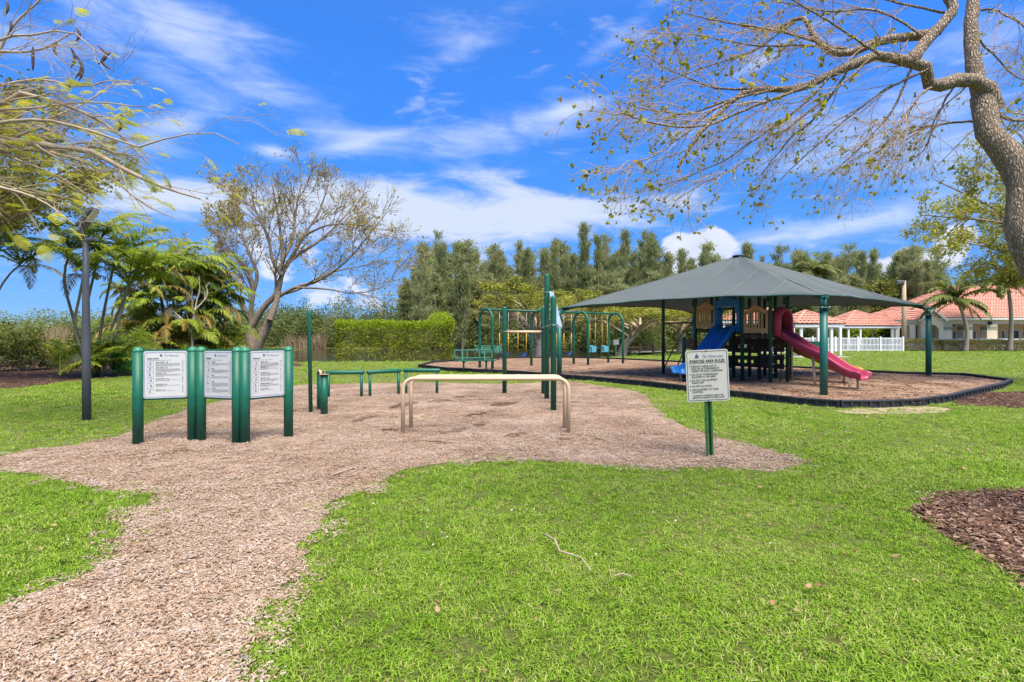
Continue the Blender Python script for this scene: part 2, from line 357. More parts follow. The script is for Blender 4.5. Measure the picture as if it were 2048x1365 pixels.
M['tanplastic'] = pmat('tan_plastic', (.52, .32, .155), (.46, .28, .13), scale=4, rough=.55)
M['blue'] = pmat('blue_plastic', (.02, .17, .48), (.015, .135, .40), scale=3, rough=.4)
M['pink'] = pmat('pink_plastic', (.42, .06, .115), (.35, .045, .09), scale=3, rough=.36)
M['yellow'] = pmat('yellow_plastic', (.52, .27, .035), (.44, .22, .03), scale=3, rough=.42)
M['brown'] = pmat('brown_plastic', (.055, .028, .02), (.04, .02, .014), scale=5, rough=.6)
M['ladder'] = pmat('ladder_tan', (.36, .235, .13), (.28, .175, .095), scale=7, rough=.5)
M['fabric'] = pmat('shade_fabric', (.130, .150, .151), (.115, .133, .134), scale=1.1, rough=.9, bump=.5, bscale=5.5, spec=.1)
def cloth_through(m, f):
    # open-weave shade cloth lets a little daylight through
    N, L = m.node_tree.nodes, m.node_tree.links; b = N['Principled BSDF']; t = N.new('ShaderNodeBsdfTranslucent'); t.inputs[0].default_value = (.34, .38, .37, 1)
    mx = N.new('ShaderNodeMixShader'); mx.inputs[0].default_value = f; L.new(b.outputs[0], mx.inputs[1]); L.new(t.outputs[0], mx.inputs[2]); L.new(mx.outputs[0], N['Material Output'].inputs[0])
cloth_through(M['fabric'], .22)
M['seam'] = pmat('seam', (.165, .19, .192), scale=8, rough=.9)
M['border'] = pmat('black_plastic', (.028, .029, .031), (.018, .018, .019), scale=12, rough=.6, bump=.2, dirt=(.06, .055, .05))
M['greymetal'] = pmat('grey_metal', (.115, .116, .122), (.09, .091, .097), scale=4, rough=.5)
M['steel'] = pmat('steel', (.42, .43, .43), (.32, .33, .33), scale=9, rough=.4, metal=.7)
M['plate'] = pmat('pale_plate', (.30, .36, .42), (.25, .30, .36), scale=4, rough=.25, metal=.2)
M['lens'] = pmat('lamp_lens', (.62, .58, .42), scale=30, rough=.3)
M['white'] = pmat('white_sign', (.53, .525, .50), (.48, .475, .45), scale=3, rough=.5)
M['cream'] = pmat('cream_sign', (.55, .52, .44), (.50, .47, .39), scale=3, rough=.5)
M['ink'] = pmat('black_ink', (.02, .02, .022), rough=.6)
M['inkgrey'] = pmat('grey_ink', (.13, .13, .14), rough=.6)
M['inkblue'] = pmat('blue_ink', (.02, .05, .20), rough=.6)
M['lineblue'] = pmat('pale_blue_ink', (.16, .22, .42), rough=.6)
M['chain'] = pmat('chain_steel', (.45, .44, .42), scale=30, rough=.45, metal=.5)
M['sleeve'] = pmat('yellow_sleeve', (.55, .30, .02), scale=9, rough=.5)
M['seatblue'] = pmat('swing_blue', (.012, .05, .20), rough=.5)
M['bucket'] = pmat('bucket_cyan', (.10, .34, .42), (.08, .28, .36), rough=.45)
M['plaster'] = pmat('peach_plaster', (.68, .49, .31), (.62, .44, .28), scale=2, rough=.9, bump=.1)
M['cream_wall'] = pmat('cream_plaster', (.80, .655, .46), (.75, .61, .42), scale=2, rough=.9)
M['sage'] = pmat('sage_band', (.36, .36, .25), rough=.9)
M['trim'] = pmat('white_trim', (.78, .76, .72), (.7, .68, .64), scale=3, rough=.6)
M['tile'] = pmat('clay_tile', (.60, .29, .215), (.47, .20, .14), scale=2.6, rough=.8, dirt=(.30, .12, .07))
M['tile2'] = pmat('pale_clay_tile', (.60, .29, .21), (.42, .17, .115), scale=3.2, rough=.8)
M['glass'] = pmat('dark_glass', (.03, .05, .04), rough=.08, spec=.6)
M['iron'] = pmat('black_iron', (.02, .02, .02), rough=.5)
M['vinyl'] = pmat('white_vinyl', (.80, .80, .80), (.72, .72, .72), scale=4, rough=.5)
M['wood'] = pmat('weathered_wood', (.30, .175, .11), (.21, .12, .075), scale=6, rough=.85, bump=.4, bscale=25, stretch=(1, 1, .2))
M['polewood'] = pmat('pole_wood', (.46, .34, .22), (.36, .26, .16), scale=5, rough=.9, stretch=(1, 1, .2))
M['concrete'] = pmat('concrete', (.5, .48, .45), (.4, .385, .36), scale=4, rough=.9)
M['bark_grey'] = furrowmat()
M['bark_twig'] = barkmat('twig_bark', (.44, .31, .205), (.30, .20, .13), scale=30, bump=.3)
M['bark_pale'] = barkmat('pale_bark', (.44, .35, .26), (.30, .23, .165), scale=8, bump=.6)
M['bark_brown'] = barkmat('brown_bark', (.30, .235, .175), (.16, .12, .088), scale=9, bump=.8)
M['bark_dead'] = barkmat('dead_bark', (.58, .52, .45), (.42, .36, .30), scale=10, bump=.3)
M['bark_palm'] = barkmat('palm_bark', (.36, .30, .22), (.24, .19, .135), scale=6, stretch=(.4, .4, 3), bump=.6)
M['bark_cane'] = barkmat('cane_bark', (.25, .23, .14), (.16, .14, .085), scale=6, stretch=(.4, .4, 3), bump=.3)
M['pod'] = pmat('seed_pod', (.10, .06, .045), (.06, .036, .028), scale=20, rough=.7)
M['leaf_right'] = leafmat('leaves_sparse', [(.09, .11, .015), (.20, .22, .025), (.34, .34, .04), (.46, .40, .06), (.28, .17, .06)], .5, 3)
M['leaf_feather'] = leafmat('leaves_feathery', [(.18, .24, .015), (.33, .37, .025), (.48, .47, .04), (.60, .52, .07)], .5, 1.2)
M['leaf_dense'] = leafmat('leaves_dense', [(.07, .085, .014), (.16, .17, .026), (.30, .28, .04), (.42, .35, .07)], .45, .5)
M['leaf_olive'] = leafmat('leaves_olive', [(.17, .14, .03), (.29, .235, .045), (.42, .33, .07), (.50, .40, .12)], .45, .35)
M['leaf_pine'] = leafmat('leaves_pine', [(.13, .165, .06), (.24, .275, .10), (.34, .36, .15), (.44, .43, .21)], .5, .16)
M['leaf_thicket'] = leafmat('leaves_thicket', [(.05, .08, .02), (.10, .14, .032), (.17, .21, .055), (.27, .28, .10)], .45, .16)
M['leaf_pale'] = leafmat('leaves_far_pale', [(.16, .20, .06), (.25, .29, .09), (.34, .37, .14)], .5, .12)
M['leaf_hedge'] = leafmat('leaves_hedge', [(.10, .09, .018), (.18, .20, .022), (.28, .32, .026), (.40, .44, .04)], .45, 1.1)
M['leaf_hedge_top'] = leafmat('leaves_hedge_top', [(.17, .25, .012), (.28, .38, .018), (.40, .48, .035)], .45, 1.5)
M['leaf_low'] = leafmat('leaves_low_hedge', [(.11, .12, .03), (.21, .22, .05), (.33, .29, .10), (.40, .32, .15)], .45, 1.2)
M['leaf_shrub'] = leafmat('leaves_shrub', [(.05, .075, .012), (.11, .15, .022), (.21, .25, .035), (.32, .29, .07)], .4, .8)
M['leaf_bright'] = leafmat('leaves_bright', [(.05, .22, .012), (.10, .35, .02), (.17, .48, .03)], .45, 1.5)
M['leaf_lime'] = leafmat('leaves_lime', [(.15, .23, .016), (.27, .36, .026), (.42, .47, .04)], .5, 1.0)
M['leaf_palm'] = leafmat('leaves_palm', [(.08, .145, .014), (.19, .28, .025), (.32, .39, .04), (.46, .46, .07)], .5, .5)
M['leaf_palm_dry'] = leafmat('leaves_palm_dry', [(.20, .15, .035), (.36, .25, .06), (.48, .33, .11)], .4, .5)
M['leaf_coco'] = leafmat('leaves_coconut', [(.09, .12, .025), (.18, .22, .05), (.29, .31, .085)], .4, .4)
M['leaf_poin'] = leafmat('leaves_poinciana', [(.17, .19, .025), (.30, .31, .035), (.42, .39, .06)], .4, .5)
M['leaf_crown'] = leafmat('leaves_broad_crown', [(.05, .085, .014), (.11, .155, .024), (.19, .22, .04), (.33, .26, .06)], .35, .25)
M['reed'] = leafmat('reeds', [(.22, .15, .08), (.36, .26, .15), (.46, .36, .22)], .3, .6)
M['blade'] = leafmat('grass_blades', [(.045, .075, .008), (.095, .165, .011), (.15, .27, .014), (.195, .34, .018), (.26, .38, .034), (.42, .39, .15)], .3, .9, rough=.75, world=True)
M['chip'] = leafmat('loose_chips', [(.13, .07, .04), (.28, .175, .108), (.38, .265, .18), (.43, .325, .24), (.47, .39, .325)], .0, 1.6, rough=.85, world=True)
M['chip_dark'] = leafmat('loose_dark_chips', [(.03, .016, .01), (.09, .045, .026), (.2, .11, .07), (.36, .24, .17)], .0, 1.2, rough=.85)
M['litter'] = leafmat('dead_leaves', [(.08, .03, .014), (.18, .075, .032), (.34, .21, .11), (.48, .38, .24)], .2, 2, world=True)
M['petal'] = pmat('white_petals', (.8, .78, .82), rough=.6)
# ---------------------------------------------------------------- the ground and the lake
LAKE = np.array([(-300, 24), (-70, 25.5), (-30, 26), (-20, 28), (-13, 31), (-4, 32.5), (2, 34), (8, 40), (11.5, 46), (10.5, 53), (5, 62), (-8, 70), (-40, 78), (-100, 86), (-300, 100)], float)
def inside(poly, x, y):
    c = np.zeros(np.shape(x), bool); n = len(poly)
    for i in range(n):
        x0, y0 = poly[i]; x1, y1 = poly[(i + 1) % n]
        if y0 == y1: continue
        c ^= ((y0 > y) != (y1 > y)) & (x < (x1 - x0) * (y - y0) / (y1 - y0) + x0)
    return c
def edge_dist(poly, x, y):
    d = np.full(np.shape(x), 1e9); n = len(poly)
    for i in range(n):
        a = poly[i]; e = poly[(i + 1) % n] - a; l2 = (e ** 2).sum() + 1e-12
        t = np.clip(((x - a[0]) * e[0] + (y - a[1]) * e[1]) / l2, 0, 1)
        d = np.minimum(d, np.hypot(x - a[0] - t * e[0], y - a[1] - t * e[1]))
    return d
def gz(x, y):
    x = np.asarray(x, float); y = np.asarray(y, float)
    s = edge_dist(LAKE, x, y) * np.where(inside(LAKE, x, y), -1, 1)
    z = np.where(s < 0, np.maximum(-1.3, -.38 + s * .45), -.38 * np.clip(1 - s / 2.6, 0, 1) ** 1.5)
    far = np.clip((y - 60) / 60, 0, 1)
    return z + np.where(s > 0, far * .5, 0)
def axis(fine0, fine1, step, far):
    a = list(np.arange(fine0, fine1 + .01, step)); g = step
    while a[-1] < far: g *= 1.35; a.append(a[-1] + g)
    g = step
    while a[0] > -far: g *= 1.35; a.insert(0, a[0] - g)
    return np.array(a)
def make_ground():
    xs = axis(-60, 60, 1.0, 900); ys = axis(18, 92, 1.0, 900)
    X, Y = np.meshgrid(xs, ys); Z = gz(X, Y); nx, ny = len(xs), len(ys)
    V = np.stack([X.ravel(), Y.ravel(), Z.ravel()], 1); I = np.arange(nx * ny).reshape(ny, nx)
    F = np.stack([I[:-1, :-1], I[:-1, 1:], I[1:, 1:], I[1:, :-1]], -1).reshape(-1, 4)
    o = link('ground', mesh_np('ground', V, F, M['lawn'], True)); tag(o, 'short green lawn around the playground and along the lake', 'lawn', kind='structure')
    MBw = MB(); n = len(LAKE)
    P = [Vector((x, y, -.30)) for x, y in LAKE * 1.0]
    c = LAKE.mean(0)
    tri = tessellate_polygon([[Vector((p.x, p.y, 0)) for p in P]])
    # reach a little under the bank so that the shore line is where the ground rises out of the water
    P2 = []
    for i in range(n):
        a, b_, d = LAKE[i - 1], LAKE[i], LAKE[(i + 1) % n]
        e = (d - a) / (np.linalg.norm(d - a) + 1e-9); nn = np.array([e[1], -e[0]])
        P2.append((b_[0] + nn[0] * .8, b_[1] + nn[1] * .8, -.30))
    MBw.add(P2, tri)
    o = MBw.obj('lake', M['water']); tag(o, 'still dark lake behind the clipped hedge and the swings', 'lake', kind='structure')
make_ground()

def far_bank(px):
    """distance of the far shore along a line of sight"""
    Y = np.arange(30, 100, .5); k = inside(LAKE, (px - CX) * Y / FPX, Y); return float(Y[k].max()) if k.any() else 0.0
def outline(pts, step=.12, amp=.05, seed=1, world=False):
    P = np.array(pts if world else [G(*p) for p in pts], float); out = []; rg = rng_(seed); n = len(P)
    # rounded resample (Catmull-Rom), then a ragged edge
    for i in range(n):
        p0, p1, p2, p3 = P[i - 1], P[i], P[(i + 1) % n], P[(i + 2) % n]
        k = max(2, int(np.linalg.norm(p2 - p1) / step)); k = min(k, 90)
        for t in np.arange(k) / k:
            out.append(.5 * ((2 * p1) + (p2 - p0) * t + (2 * p0 - 5 * p1 + 4 * p2 - p3) * t * t + (-p0 + 3 * p1 - 3 * p2 + p3) * t ** 3))
    out = np.array(out); w = rg.normal(0, 1, (len(out), 2))
    w = .5 * w + .5 * (np.roll(w, 1, 0) + np.roll(w, 2, 0) + np.roll(w, 3, 0)) / 1.7
    return out + w * amp
def sheet(name, poly, z, mat, label, cat):
    tri = tessellate_polygon([[Vector((p[0], p[1], 0)) for p in poly]])
    V = [(p[0], p[1], z) for p in poly]
    o = MB().add(V, tri).obj(name, mat); return tag(o, label, cat, kind='structure')

PATH = outline([(-330, 1290), (-60, 1240), (0, 1225), (110, 1180), (175, 1150), (230, 1095), (262, 1040), (312, 1000), (285, 985), (180, 972), (70, 950), (0, 940), (-40, 925), (20, 910), (110, 896),
                (200, 880), (265, 862), (320, 838), (400, 812), (490, 793), (590, 772), (680, 768), (800, 766), (905, 766), (1000, 768), (1085, 766), (1130, 762), (1200, 772), (1280, 786),
                (1310, 815), (1360, 850), (1420, 872), (1500, 892), (1580, 912), (1605, 932), (1540, 944), (1440, 938), (1300, 936), (1200, 931), (1100, 924), (960, 924), (850, 932), (785, 950), (725, 985),
                (650, 1010), (648, 1050), (600, 1085), (606, 1130), (560, 1180), (535, 1240), (500, 1310), (455, 1370), (420, 1520), (-100, 2000), (-900, 1900), (-1000, 1420)], .1, .035, 3)
BED_R = outline([(1832, 1025), (1880, 1000), (1950, 986), (2060, 983), (2300, 1000), (2500, 1100), (2300, 1250), (2090, 1185), (2040, 1165), (1990, 1125), (1925, 1090), (1870, 1060)], .08, .025, 4)
BED_M = outline([(1905, 806), (1940, 790), (2048, 783), (2300, 788), (2400, 806), (2200, 818), (1990, 815)], .15, .04, 5)
BED_L = outline([(-500, 815), (-200, 795), (0, 780), (80, 771), (150, 762), (270, 752), (420, 746), (560, 738), (600, 728), (420, 724), (200, 722), (-200, 724), (-500, 730)], .3, .06, 6)
sheet('mulch_path', PATH, .006, M['chips'], 'pale wood chip path widening under the exercise equipment', 'wood chips')
sheet('mulch_bed', BED_R, .006, M['chips_dark'], 'dark bark mulch bed at the right edge of the near lawn', 'mulch bed')
sheet('mulch_bed', BED_M, .006, M['chips_dark'], 'brown mulch patch just outside the right end of the black border', 'mulch bed')
sheet('mulch_bed', BED_L, .006, M['chips_dark'], 'brown mulch bed under the palms by the lake', 'mulch bed')
HOLLOWS = []
for i, (x0, y0, x1, y1, w) in enumerate([(852, 805, 908, 801, 3.0), (928, 834, 978, 827, 3.6), (886, 868, 944, 857, 3.8), (946, 854, 974, 850, 3.2), (1006, 874, 1062, 868, 4.0), (776, 817, 838, 805, 4.0), (636, 884, 664, 882, 2.6), (905, 796, 958, 793, 2.2), (980, 812, 1040, 806, 3.6), (700, 846, 760, 832, 3.0)]):
    pts = [(x0, y0), ((x0 * 3 + x1) / 4, (y0 * 3 + y1) / 4 - w * .8), ((x0 + x1) / 2, (y0 + y1) / 2 - w), ((x0 + x1 * 3) / 4, (y0 + y1 * 3) / 4 - w * .7), (x1, y1), ((x0 + x1 * 3) / 4, (y0 + y1 * 3) / 4 + w * .6), ((x0 + x1) / 2, (y0 + y1) / 2 + w), ((x0 * 3 + x1) / 4, (y0 * 3 + y1) / 4 + w * .8)]
    HOLLOWS.append(outline(pts, .04, .03, 300 + i)); sheet('mulch_hollow', HOLLOWS[-1], .0095, M['chips_damp'], 'dark damp streak of kicked-aside chips, %s from the left' % ['third', 'seventh', 'fourth', 'eighth', 'tenth', 'second', 'first', 'sixth', 'ninth', 'fifth'][i], 'wood chips')
SAND = outline([(1680, 821), (1760, 816), (1850, 814), (1895, 818), (1880, 826), (1780, 829), (1700, 828)], .1, .05, 7)
sheet('sand_patch', SAND, .007, M['sand'], 'bare sandy patch in the grass before the black border', 'sand patch')

# the black border: corners on the ground, then sections of about 1.25 m
BORDER = [G(*p) for p in [(838, 736), (868, 728), (1005, 720), (1120, 718), (1230, 721), (1345, 727), (1500, 734), (1620, 741), (1720, 748), (1800, 752), (1925, 755), (2022, 768),
                          (2000, 778), (1950, 790), (1895, 804), (1840, 812), (1760, 816), (1680, 816), (1590, 809), (1480, 796), (1370, 783), (1285, 772), (1190, 763), (1110, 757), (1050, 751), (980, 747), (900, 743)]]
PLAY = np.array(BORDER)
MUL = .075
sheet('playground_surface', PLAY, MUL, M['chips_play'], 'brown wood chips filling the playground inside the black border', 'wood chips')

def make_border():
    root = empty('playground_border', (*BORDER[16], 0), 0, 'black plastic border sections ringing the playground mulch', 'border')
    pts = []
    n = len(BORDER)
    for i in range(n):
        a, b = np.array(BORDER[i]), np.array(BORDER[(i + 1) % n]); k = max(1, round(np.linalg.norm(b - a) / 1.3))
        pts += [a + (b - a) * j / k for j in range(k)]
    # one unit-length section, shared and stretched
    H = .15
    def section_mesh():
        m = MB(); w = .10
        m.box((.5, 0, H - .02), (1, w, .04), bev=.008); m.box((.5, 0, .012), (1, w, .024))
        m.box((.5, 0, H / 2), (.996, w * .45, H - .05))
        for x in (.02, .26, .5, .74, .98): m.box((x if .1 < x < .9 else (.03 if x < .5 else .97), 0, H / 2), (.055, w * .92, H - .066))
        return m.mesh('border_section', M['border'])
    me = section_mesh()
    for i, p in enumerate(pts):
        q = pts[(i + 1) % len(pts)]; d = q - p; L = np.linalg.norm(d)
        o = link('border_section', me, root, (p[0] - BORDER[16][0], p[1] - BORDER[16][1], .002 + (.004 if i % 2 else 0)), (0, 0, math.atan2(d[1], d[0])))
        o.scale = (L * 1.0, 1, 1)
make_border()

# ---------------------------------------------------------------- scattered small stuff (one object each)
def scatter(name, P, variants, seed, smin, smax, tilt=.2, label='', cat='', sizes=None, parent=None):
    rg = rng_(seed); n = len(P)
    me = bpy.data.meshes.new(name); me.vertices.add(n); me.vertices.foreach_set('co', np.asarray(P, np.float32).ravel())
    def attr(nm, typ, key, val):
        a = me.attributes.new(nm, typ, 'POINT'); a.data.foreach_set(key, val)
    rot = np.stack([rg.normal(0, tilt, n), rg.normal(0, tilt, n), rg.uniform(0, 6.283, n)], 1).astype(np.float32)
    attr('rot', 'FLOAT_VECTOR', 'vector', rot.ravel())
    sc = rg.uniform(smin, smax, n).astype(np.float32)
    if sizes is not None: sc = (sc * sizes).astype(np.float32)
    attr('scl', 'FLOAT', 'value', sc)
    attr('idx', 'INT', 'value', rg.integers(0, len(variants), n).astype(np.int32))
    col = bpy.data.collections.new(name + '_kinds')
    for i, v in enumerate(variants): col.objects.link(bpy.data.objects.new('%s_%02d' % (name, i), v))
    ng = bpy.data.node_groups.new(name, 'GeometryNodeTree')
    ng.interface.new_socket('Geometry', in_out='INPUT', socket_type='NodeSocketGeometry'); ng.interface.new_socket('Geometry', in_out='OUTPUT', socket_type='NodeSocketGeometry')
    N = ng.nodes; L = ng.links
    gi = N.new('NodeGroupInput'); go = N.new('NodeGroupOutput'); ip = N.new('GeometryNodeInstanceOnPoints'); ci = N.new('GeometryNodeCollectionInfo')
    ci.inputs['Collection'].default_value = col; ci.inputs['Separate Children'].default_value = True; ci.inputs['Reset Children'].default_value = True
    ip.inputs['Pick Instance'].default_value = True
    def na(nm, t):
        a = N.new('GeometryNodeInputNamedAttribute'); a.data_type = t; a.inputs['Name'].default_value = nm
        return [s for s in a.outputs if s.enabled and s.name == 'Attribute'][0]
    L.new(gi.outputs[0], ip.inputs['Points']); L.new(ci.outputs[0], ip.inputs['Instance'])
    L.new(na('idx', 'INT'), ip.inputs['Instance Index']); L.new(na('rot', 'FLOAT_VECTOR'), ip.inputs['Rotation']); L.new(na('scl', 'FLOAT'), ip.inputs['Scale'])
    L.new(ip.outputs[0], go.inputs[0])
    o = link(name, me, parent); md = o.modifiers.new('scatter', 'NODES'); md.node_group = ng
    return tag(o, label, cat, kind='stuff')

def tuft(seed, n, rad, h0, h1, w, lean, mat):
    rg = rng_(seed); V = []; F = []
    for i in range(n):
        a = rg.uniform(0, 6.283); r = rad * math.sqrt(rg.random()); x, y = r * math.cos(a), r * math.sin(a)
        b = rg.uniform(0, 6.283); h = rg.uniform(h0, h1); l = rg.uniform(.15, 1.0) * lean * h; dx, dy = math.cos(b), math.sin(b); ww = w * rg.uniform(.6, 1.2)
        sx, sy = -dy * ww / 2, dx * ww / 2; k = len(V)
        V += [(x - sx, y - sy, -.005), (x + sx, y + sy, -.005), (x + dx * l * .35 + sx, y + dy * l * .35 + sy, h * .55), (x + dx * l * .35 - sx, y + dy * l * .35 - sy, h * .55),
              (x + dx * l + sx * .2, y + dy * l + sy * .2, h * (.95 - .3 * l / h)), (x + dx * l - sx * .2, y + dy * l - sy * .2, h * (.95 - .3 * l / h))]
        F += [(k, k + 1, k + 2, k + 3), (k + 3, k + 2, k + 4, k + 5)]
    return mesh_np('tuft', V, F, mat)
def chipset(seed, n, rad, l0, l1, mat):
    rg = rng_(seed); m = MB()
    for i in range(n):
        a = rg.uniform(0, 6.283); r = rad * math.sqrt(rg.random()); l = rg.uniform(l0, l1)
        rot = Matrix.Rotation(rg.uniform(0, 6.283), 3, 'Z') @ Matrix.Rotation(rg.normal(0, .28), 3, 'X') @ Matrix.Rotation(rg.normal(0, .22), 3, 'Y')
        w = l * rg.uniform(.2, .45); t = .0022; c = Vector((r * math.cos(a), r * math.sin(a), rg.uniform(.003, .014)))
        j = lambda: rg.uniform(.7, 1.15)
        top = [Vector((-l / 2 * j(), -w / 2 * j(), t)), Vector((l / 2 * j(), -w / 2 * j(), t)), Vector((l / 2 * j(), w / 2 * j(), t)), Vector((-l / 2 * j(), w / 2 * j(), t))]
        bot = [Vector((p.x, p.y, -t)) for p in top]
        m.add([rot @ p + c for p in top + bot], [(0, 1, 2, 3), (0, 4, 5, 1), (1, 5, 6, 2), (2, 6, 7, 3), (3, 7, 4, 0)])
    me = bpy.data.meshes.new('chips'); me.from_pydata(m.V, [], m.F); me.materials.append(mat); return me

def field(rg, y0, y1, dens, margin=1.5):
    """points on the ground the camera can see, with some room to either side"""
    n = int(dens * (y1 - y0) * (2 * (y1 * .98 + margin)))
    y = rg.uniform(y0, y1, n); x = rg.uniform(-(y1 * .98 + margin), y1 * .98 + margin, n)
    k = np.abs(x) < y * .98 + margin
    return x[k], y[k]
def hashnoise(x, y, s, seed=0):
    """smooth value noise for patchiness"""
    rg = rng_(seed); T = rg.random((64, 64)); u, v = x * s + 100, y * s + 100
    i, j = np.floor(u).astype(int), np.floor(v).astype(int); fu, fv = u - i, v - j; fu = fu * fu * (3 - 2 * fu); fv = fv * fv * (3 - 2 * fv)
    g = lambda a, b: T[a % 64, b % 64]
    return (g(i, j) * (1 - fu) + g(i + 1, j) * fu) * (1 - fv) + (g(i, j + 1) * (1 - fu) + g(i + 1, j + 1) * fu) * fv
MULCHES = [PATH, BED_R, BED_M, BED_L, PLAY]
def on_mulch(x, y):
    m = np.zeros(len(x), bool)
    for p in MULCHES: m |= inside(p, x, y)
    return m
def make_grass():
    P = []; S = []
    for k, (y0, y1, dens, sc) in enumerate([(1.2, 3.5, 780, .9), (3.5, 6, 480, .92), (6, 10, 190, 1.0), (10, 16, 75, 1.25), (16, 27, 26, 1.6), (27, 55, 7, 2.6)]):
        rg = rng_(100 + k); x, y = field(rg, y0, y1, dens)
        m = on_mulch(x, y)
        # stray tufts creep into the chips near the edge
        de = np.minimum(edge_dist(PATH, x, y), edge_dist(BED_R, x, y))
        pat = hashnoise(x, y, 1.7, 5)
        keep = (~m & (rg.random(len(x)) < .35 + de / .12)) | (m & (de < .8) & (pat > .35) & (rg.random(len(x)) < .55 * np.exp(-de / .16))) | (m & (pat > .74) & (rg.random(len(x)) < .34 * np.clip((pat - .74) / .15, 0, 1)) & inside(PATH, x, y) & (y < 9.5) & (y > 3.2) & (x < -1.4))
        keep &= rg.random(len(x)) < .62 + .6 * hashnoise(x, y, .9, 8)
        keep &= ~inside(SAND, x, y) | (rg.random(len(x)) < .6)
        keep &= ~inside(LAKE, x, y); x, y = x[keep], y[keep]; P.append(np.stack([x, y, gz(x, y)], 1))
        S.append(sc * (.62 + .55 * hashnoise(x, y, .55, 9)) * np.where(m[keep], .75, 1))
    P = np.concatenate(P); S = np.concatenate(S)
    vs = [tuft(i, 22, .065, .016, .036, .0062, 2.6, M['blade']) for i in range(9)] + [tuft(20 + i, 12, .05, .022, .046, .007, 1.9, M['blade']) for i in range(2)]
    scatter('grass', P, vs, 11, .8, 1.25, .12, 'green lawn grass blades covering the open ground', 'grass', S)
    P = []
    for k, (y0, y1, dens) in enumerate([(1.2, 3.2, 520), (3.2, 5, 300), (5, 8, 120), (8, 13, 40)]):
        rg = rng_(140 + k); x, y = field(rg, y0, y1, dens, .8); m = (inside(PATH, x, y) & (rg.random(len(x)) < .35 + .8 * hashnoise(x, y, 1.1, 3))) | ((edge_dist(PATH, x, y) < .16) & (rg.random(len(x)) < .22))
        for hl in HOLLOWS: m &= ~inside(hl, x, y) | (rg.random(len(x)) < .3)
        P.append(np.stack([x[m], y[m], np.full(m.sum(), .006)], 1))
    cs = [chipset(40 + i, 26, .06, .008, .022, M['chip']) for i in range(8)]
    scatter('wood_chips', np.concatenate(P), cs, 12, .8, 1.3, .03, 'pale loose wood chips lying over the path', 'wood chips')
    P = []
    for k, (poly, dens) in enumerate([(BED_R, 230), (BED_M, 22), (BED_L, 7)]):
        rg = rng_(160 + k); lo, hi = poly.min(0), poly.max(0); n = int(dens * np.prod(hi - lo)); x = rg.uniform(lo[0], hi[0], n); y = rg.uniform(lo[1], hi[1], n)
        m = inside(poly, x, y); P.append(np.stack([x[m], y[m], np.full(m.sum(), .008)], 1))
    cs = [chipset(60 + i, 18, .08, .012, .045, M['chip_dark']) for i in range(6)]
    scatter('bark_mulch', np.concatenate(P), cs, 13, .8, 1.4, .05, 'dark bark pieces in the mulch beds', 'bark mulch')
    rg = rng_(170); n = 900; x = rg.uniform(0, 17, n); y = rg.uniform(10.5, 22, n); m = inside(PLAY, x, y)
    cs = [chipset(80 + i, 12, .14, .03, .06, M['chip_dark']) for i in range(4)]
    scatter('playground_chips', np.stack([x[m], y[m], np.full(m.sum(), MUL)], 1), cs, 14, .8, 1.3, .03, 'loose brown chips on the playground surface', 'wood chips')
    # dead leaves and small white flowers in the grass
    def leaf(seed):
        rg = rng_(seed); V = []
        for t, w in ((0, .05), (.25, .5), (.6, .55), (1, .04)): V += [(t - .5, -w * .4, .10 * abs(t - .5) + .05), (t - .5, 0, .02), (t - .5, w * .4, .10 * abs(t - .5) + rg.uniform(.03, .16))]
        V = np.array(V) * .075; F = [(i * 3 + j, i * 3 + j + 1, i * 3 + j + 4, i * 3 + j + 3) for i in range(3) for j in range(2)]
        return mesh_np('leaf', V, F, M['litter'])
    rg = rng_(180); x, y = field(rg, 1.8, 9, 6, 0); ok = ~inside(PLAY, x, y); x, y = x[ok], y[ok]
    scatter('fallen_leaves', np.stack([x, y, np.where(on_mulch(x, y), .015, .045)], 1), [leaf(i) for i in range(4)], 15, .22, .75, .3, 'brown fallen leaves scattered over lawn and path', 'fallen leaves')
    fl = MB()
    for i in range(6): a = i * 1.047; fl.add([(0, 0, 0), (.006 * math.cos(a - .4), .006 * math.sin(a - .4), .003), (.012 * math.cos(a), .012 * math.sin(a), .004), (.006 * math.cos(a + .4), .006 * math.sin(a + .4), .003)], [(0, 1, 2, 3)])
    rg = rng_(181); x, y = field(rg, 1.8, 9, 8, 0); ok = ~on_mulch(x, y) & (hashnoise(x, y, .8, 2) > .5); x, y = x[ok], y[ok]
    scatter('white_flowers', np.stack([x, y, np.full_like(x, .055)], 1), [fl.mesh('flower', M['petal'])], 16, .45, .8, .3, 'tiny white flowers dotted through the lawn', 'flowers')
make_grass()

def stick(name, pts, r, mat, label):
    P = np.array(pts); P[:, 2] += 0
    base = P[0]; o = MB().tube(P - base, [r * (1 - .5 * i / (len(P) - 1)) for i in range(len(P))], 6).obj(name, mat, None, base); return tag(o, label, 'twig')
def gp(px, py, z): x, y = G(px, py); return (x, y, z)
stick('fallen_twig', [gp(1087, 1086, .06), gp(1110, 1100, .065), gp(1120, 1122, .06), gp(1140, 1126, .055), gp(1163, 1136, .06), gp(1182, 1157, .05)], .007, M['bark_pale'], 'long bent pale twig lying in the middle of the near lawn')
stick('fallen_twig', [gp(1228, 1170, .05), gp(1245, 1167, .055), gp(1262, 1170, .05)], .005, M['bark_pale'], 'short pale twig in the grass right of the bent twig')
stick('fallen_twig', [gp(668, 953, .02), gp(690, 946, .025), gp(718, 937, .02)], .009, M['bark_pale'], 'straight pale stick on the chips by the grass edge')
stick('fallen_twig', [gp(205, 1167, .02), gp(218, 1160, .025), gp(228, 1153, .02)], .010, M['bark_brown'], 'small dark stick on the path near the left grass')
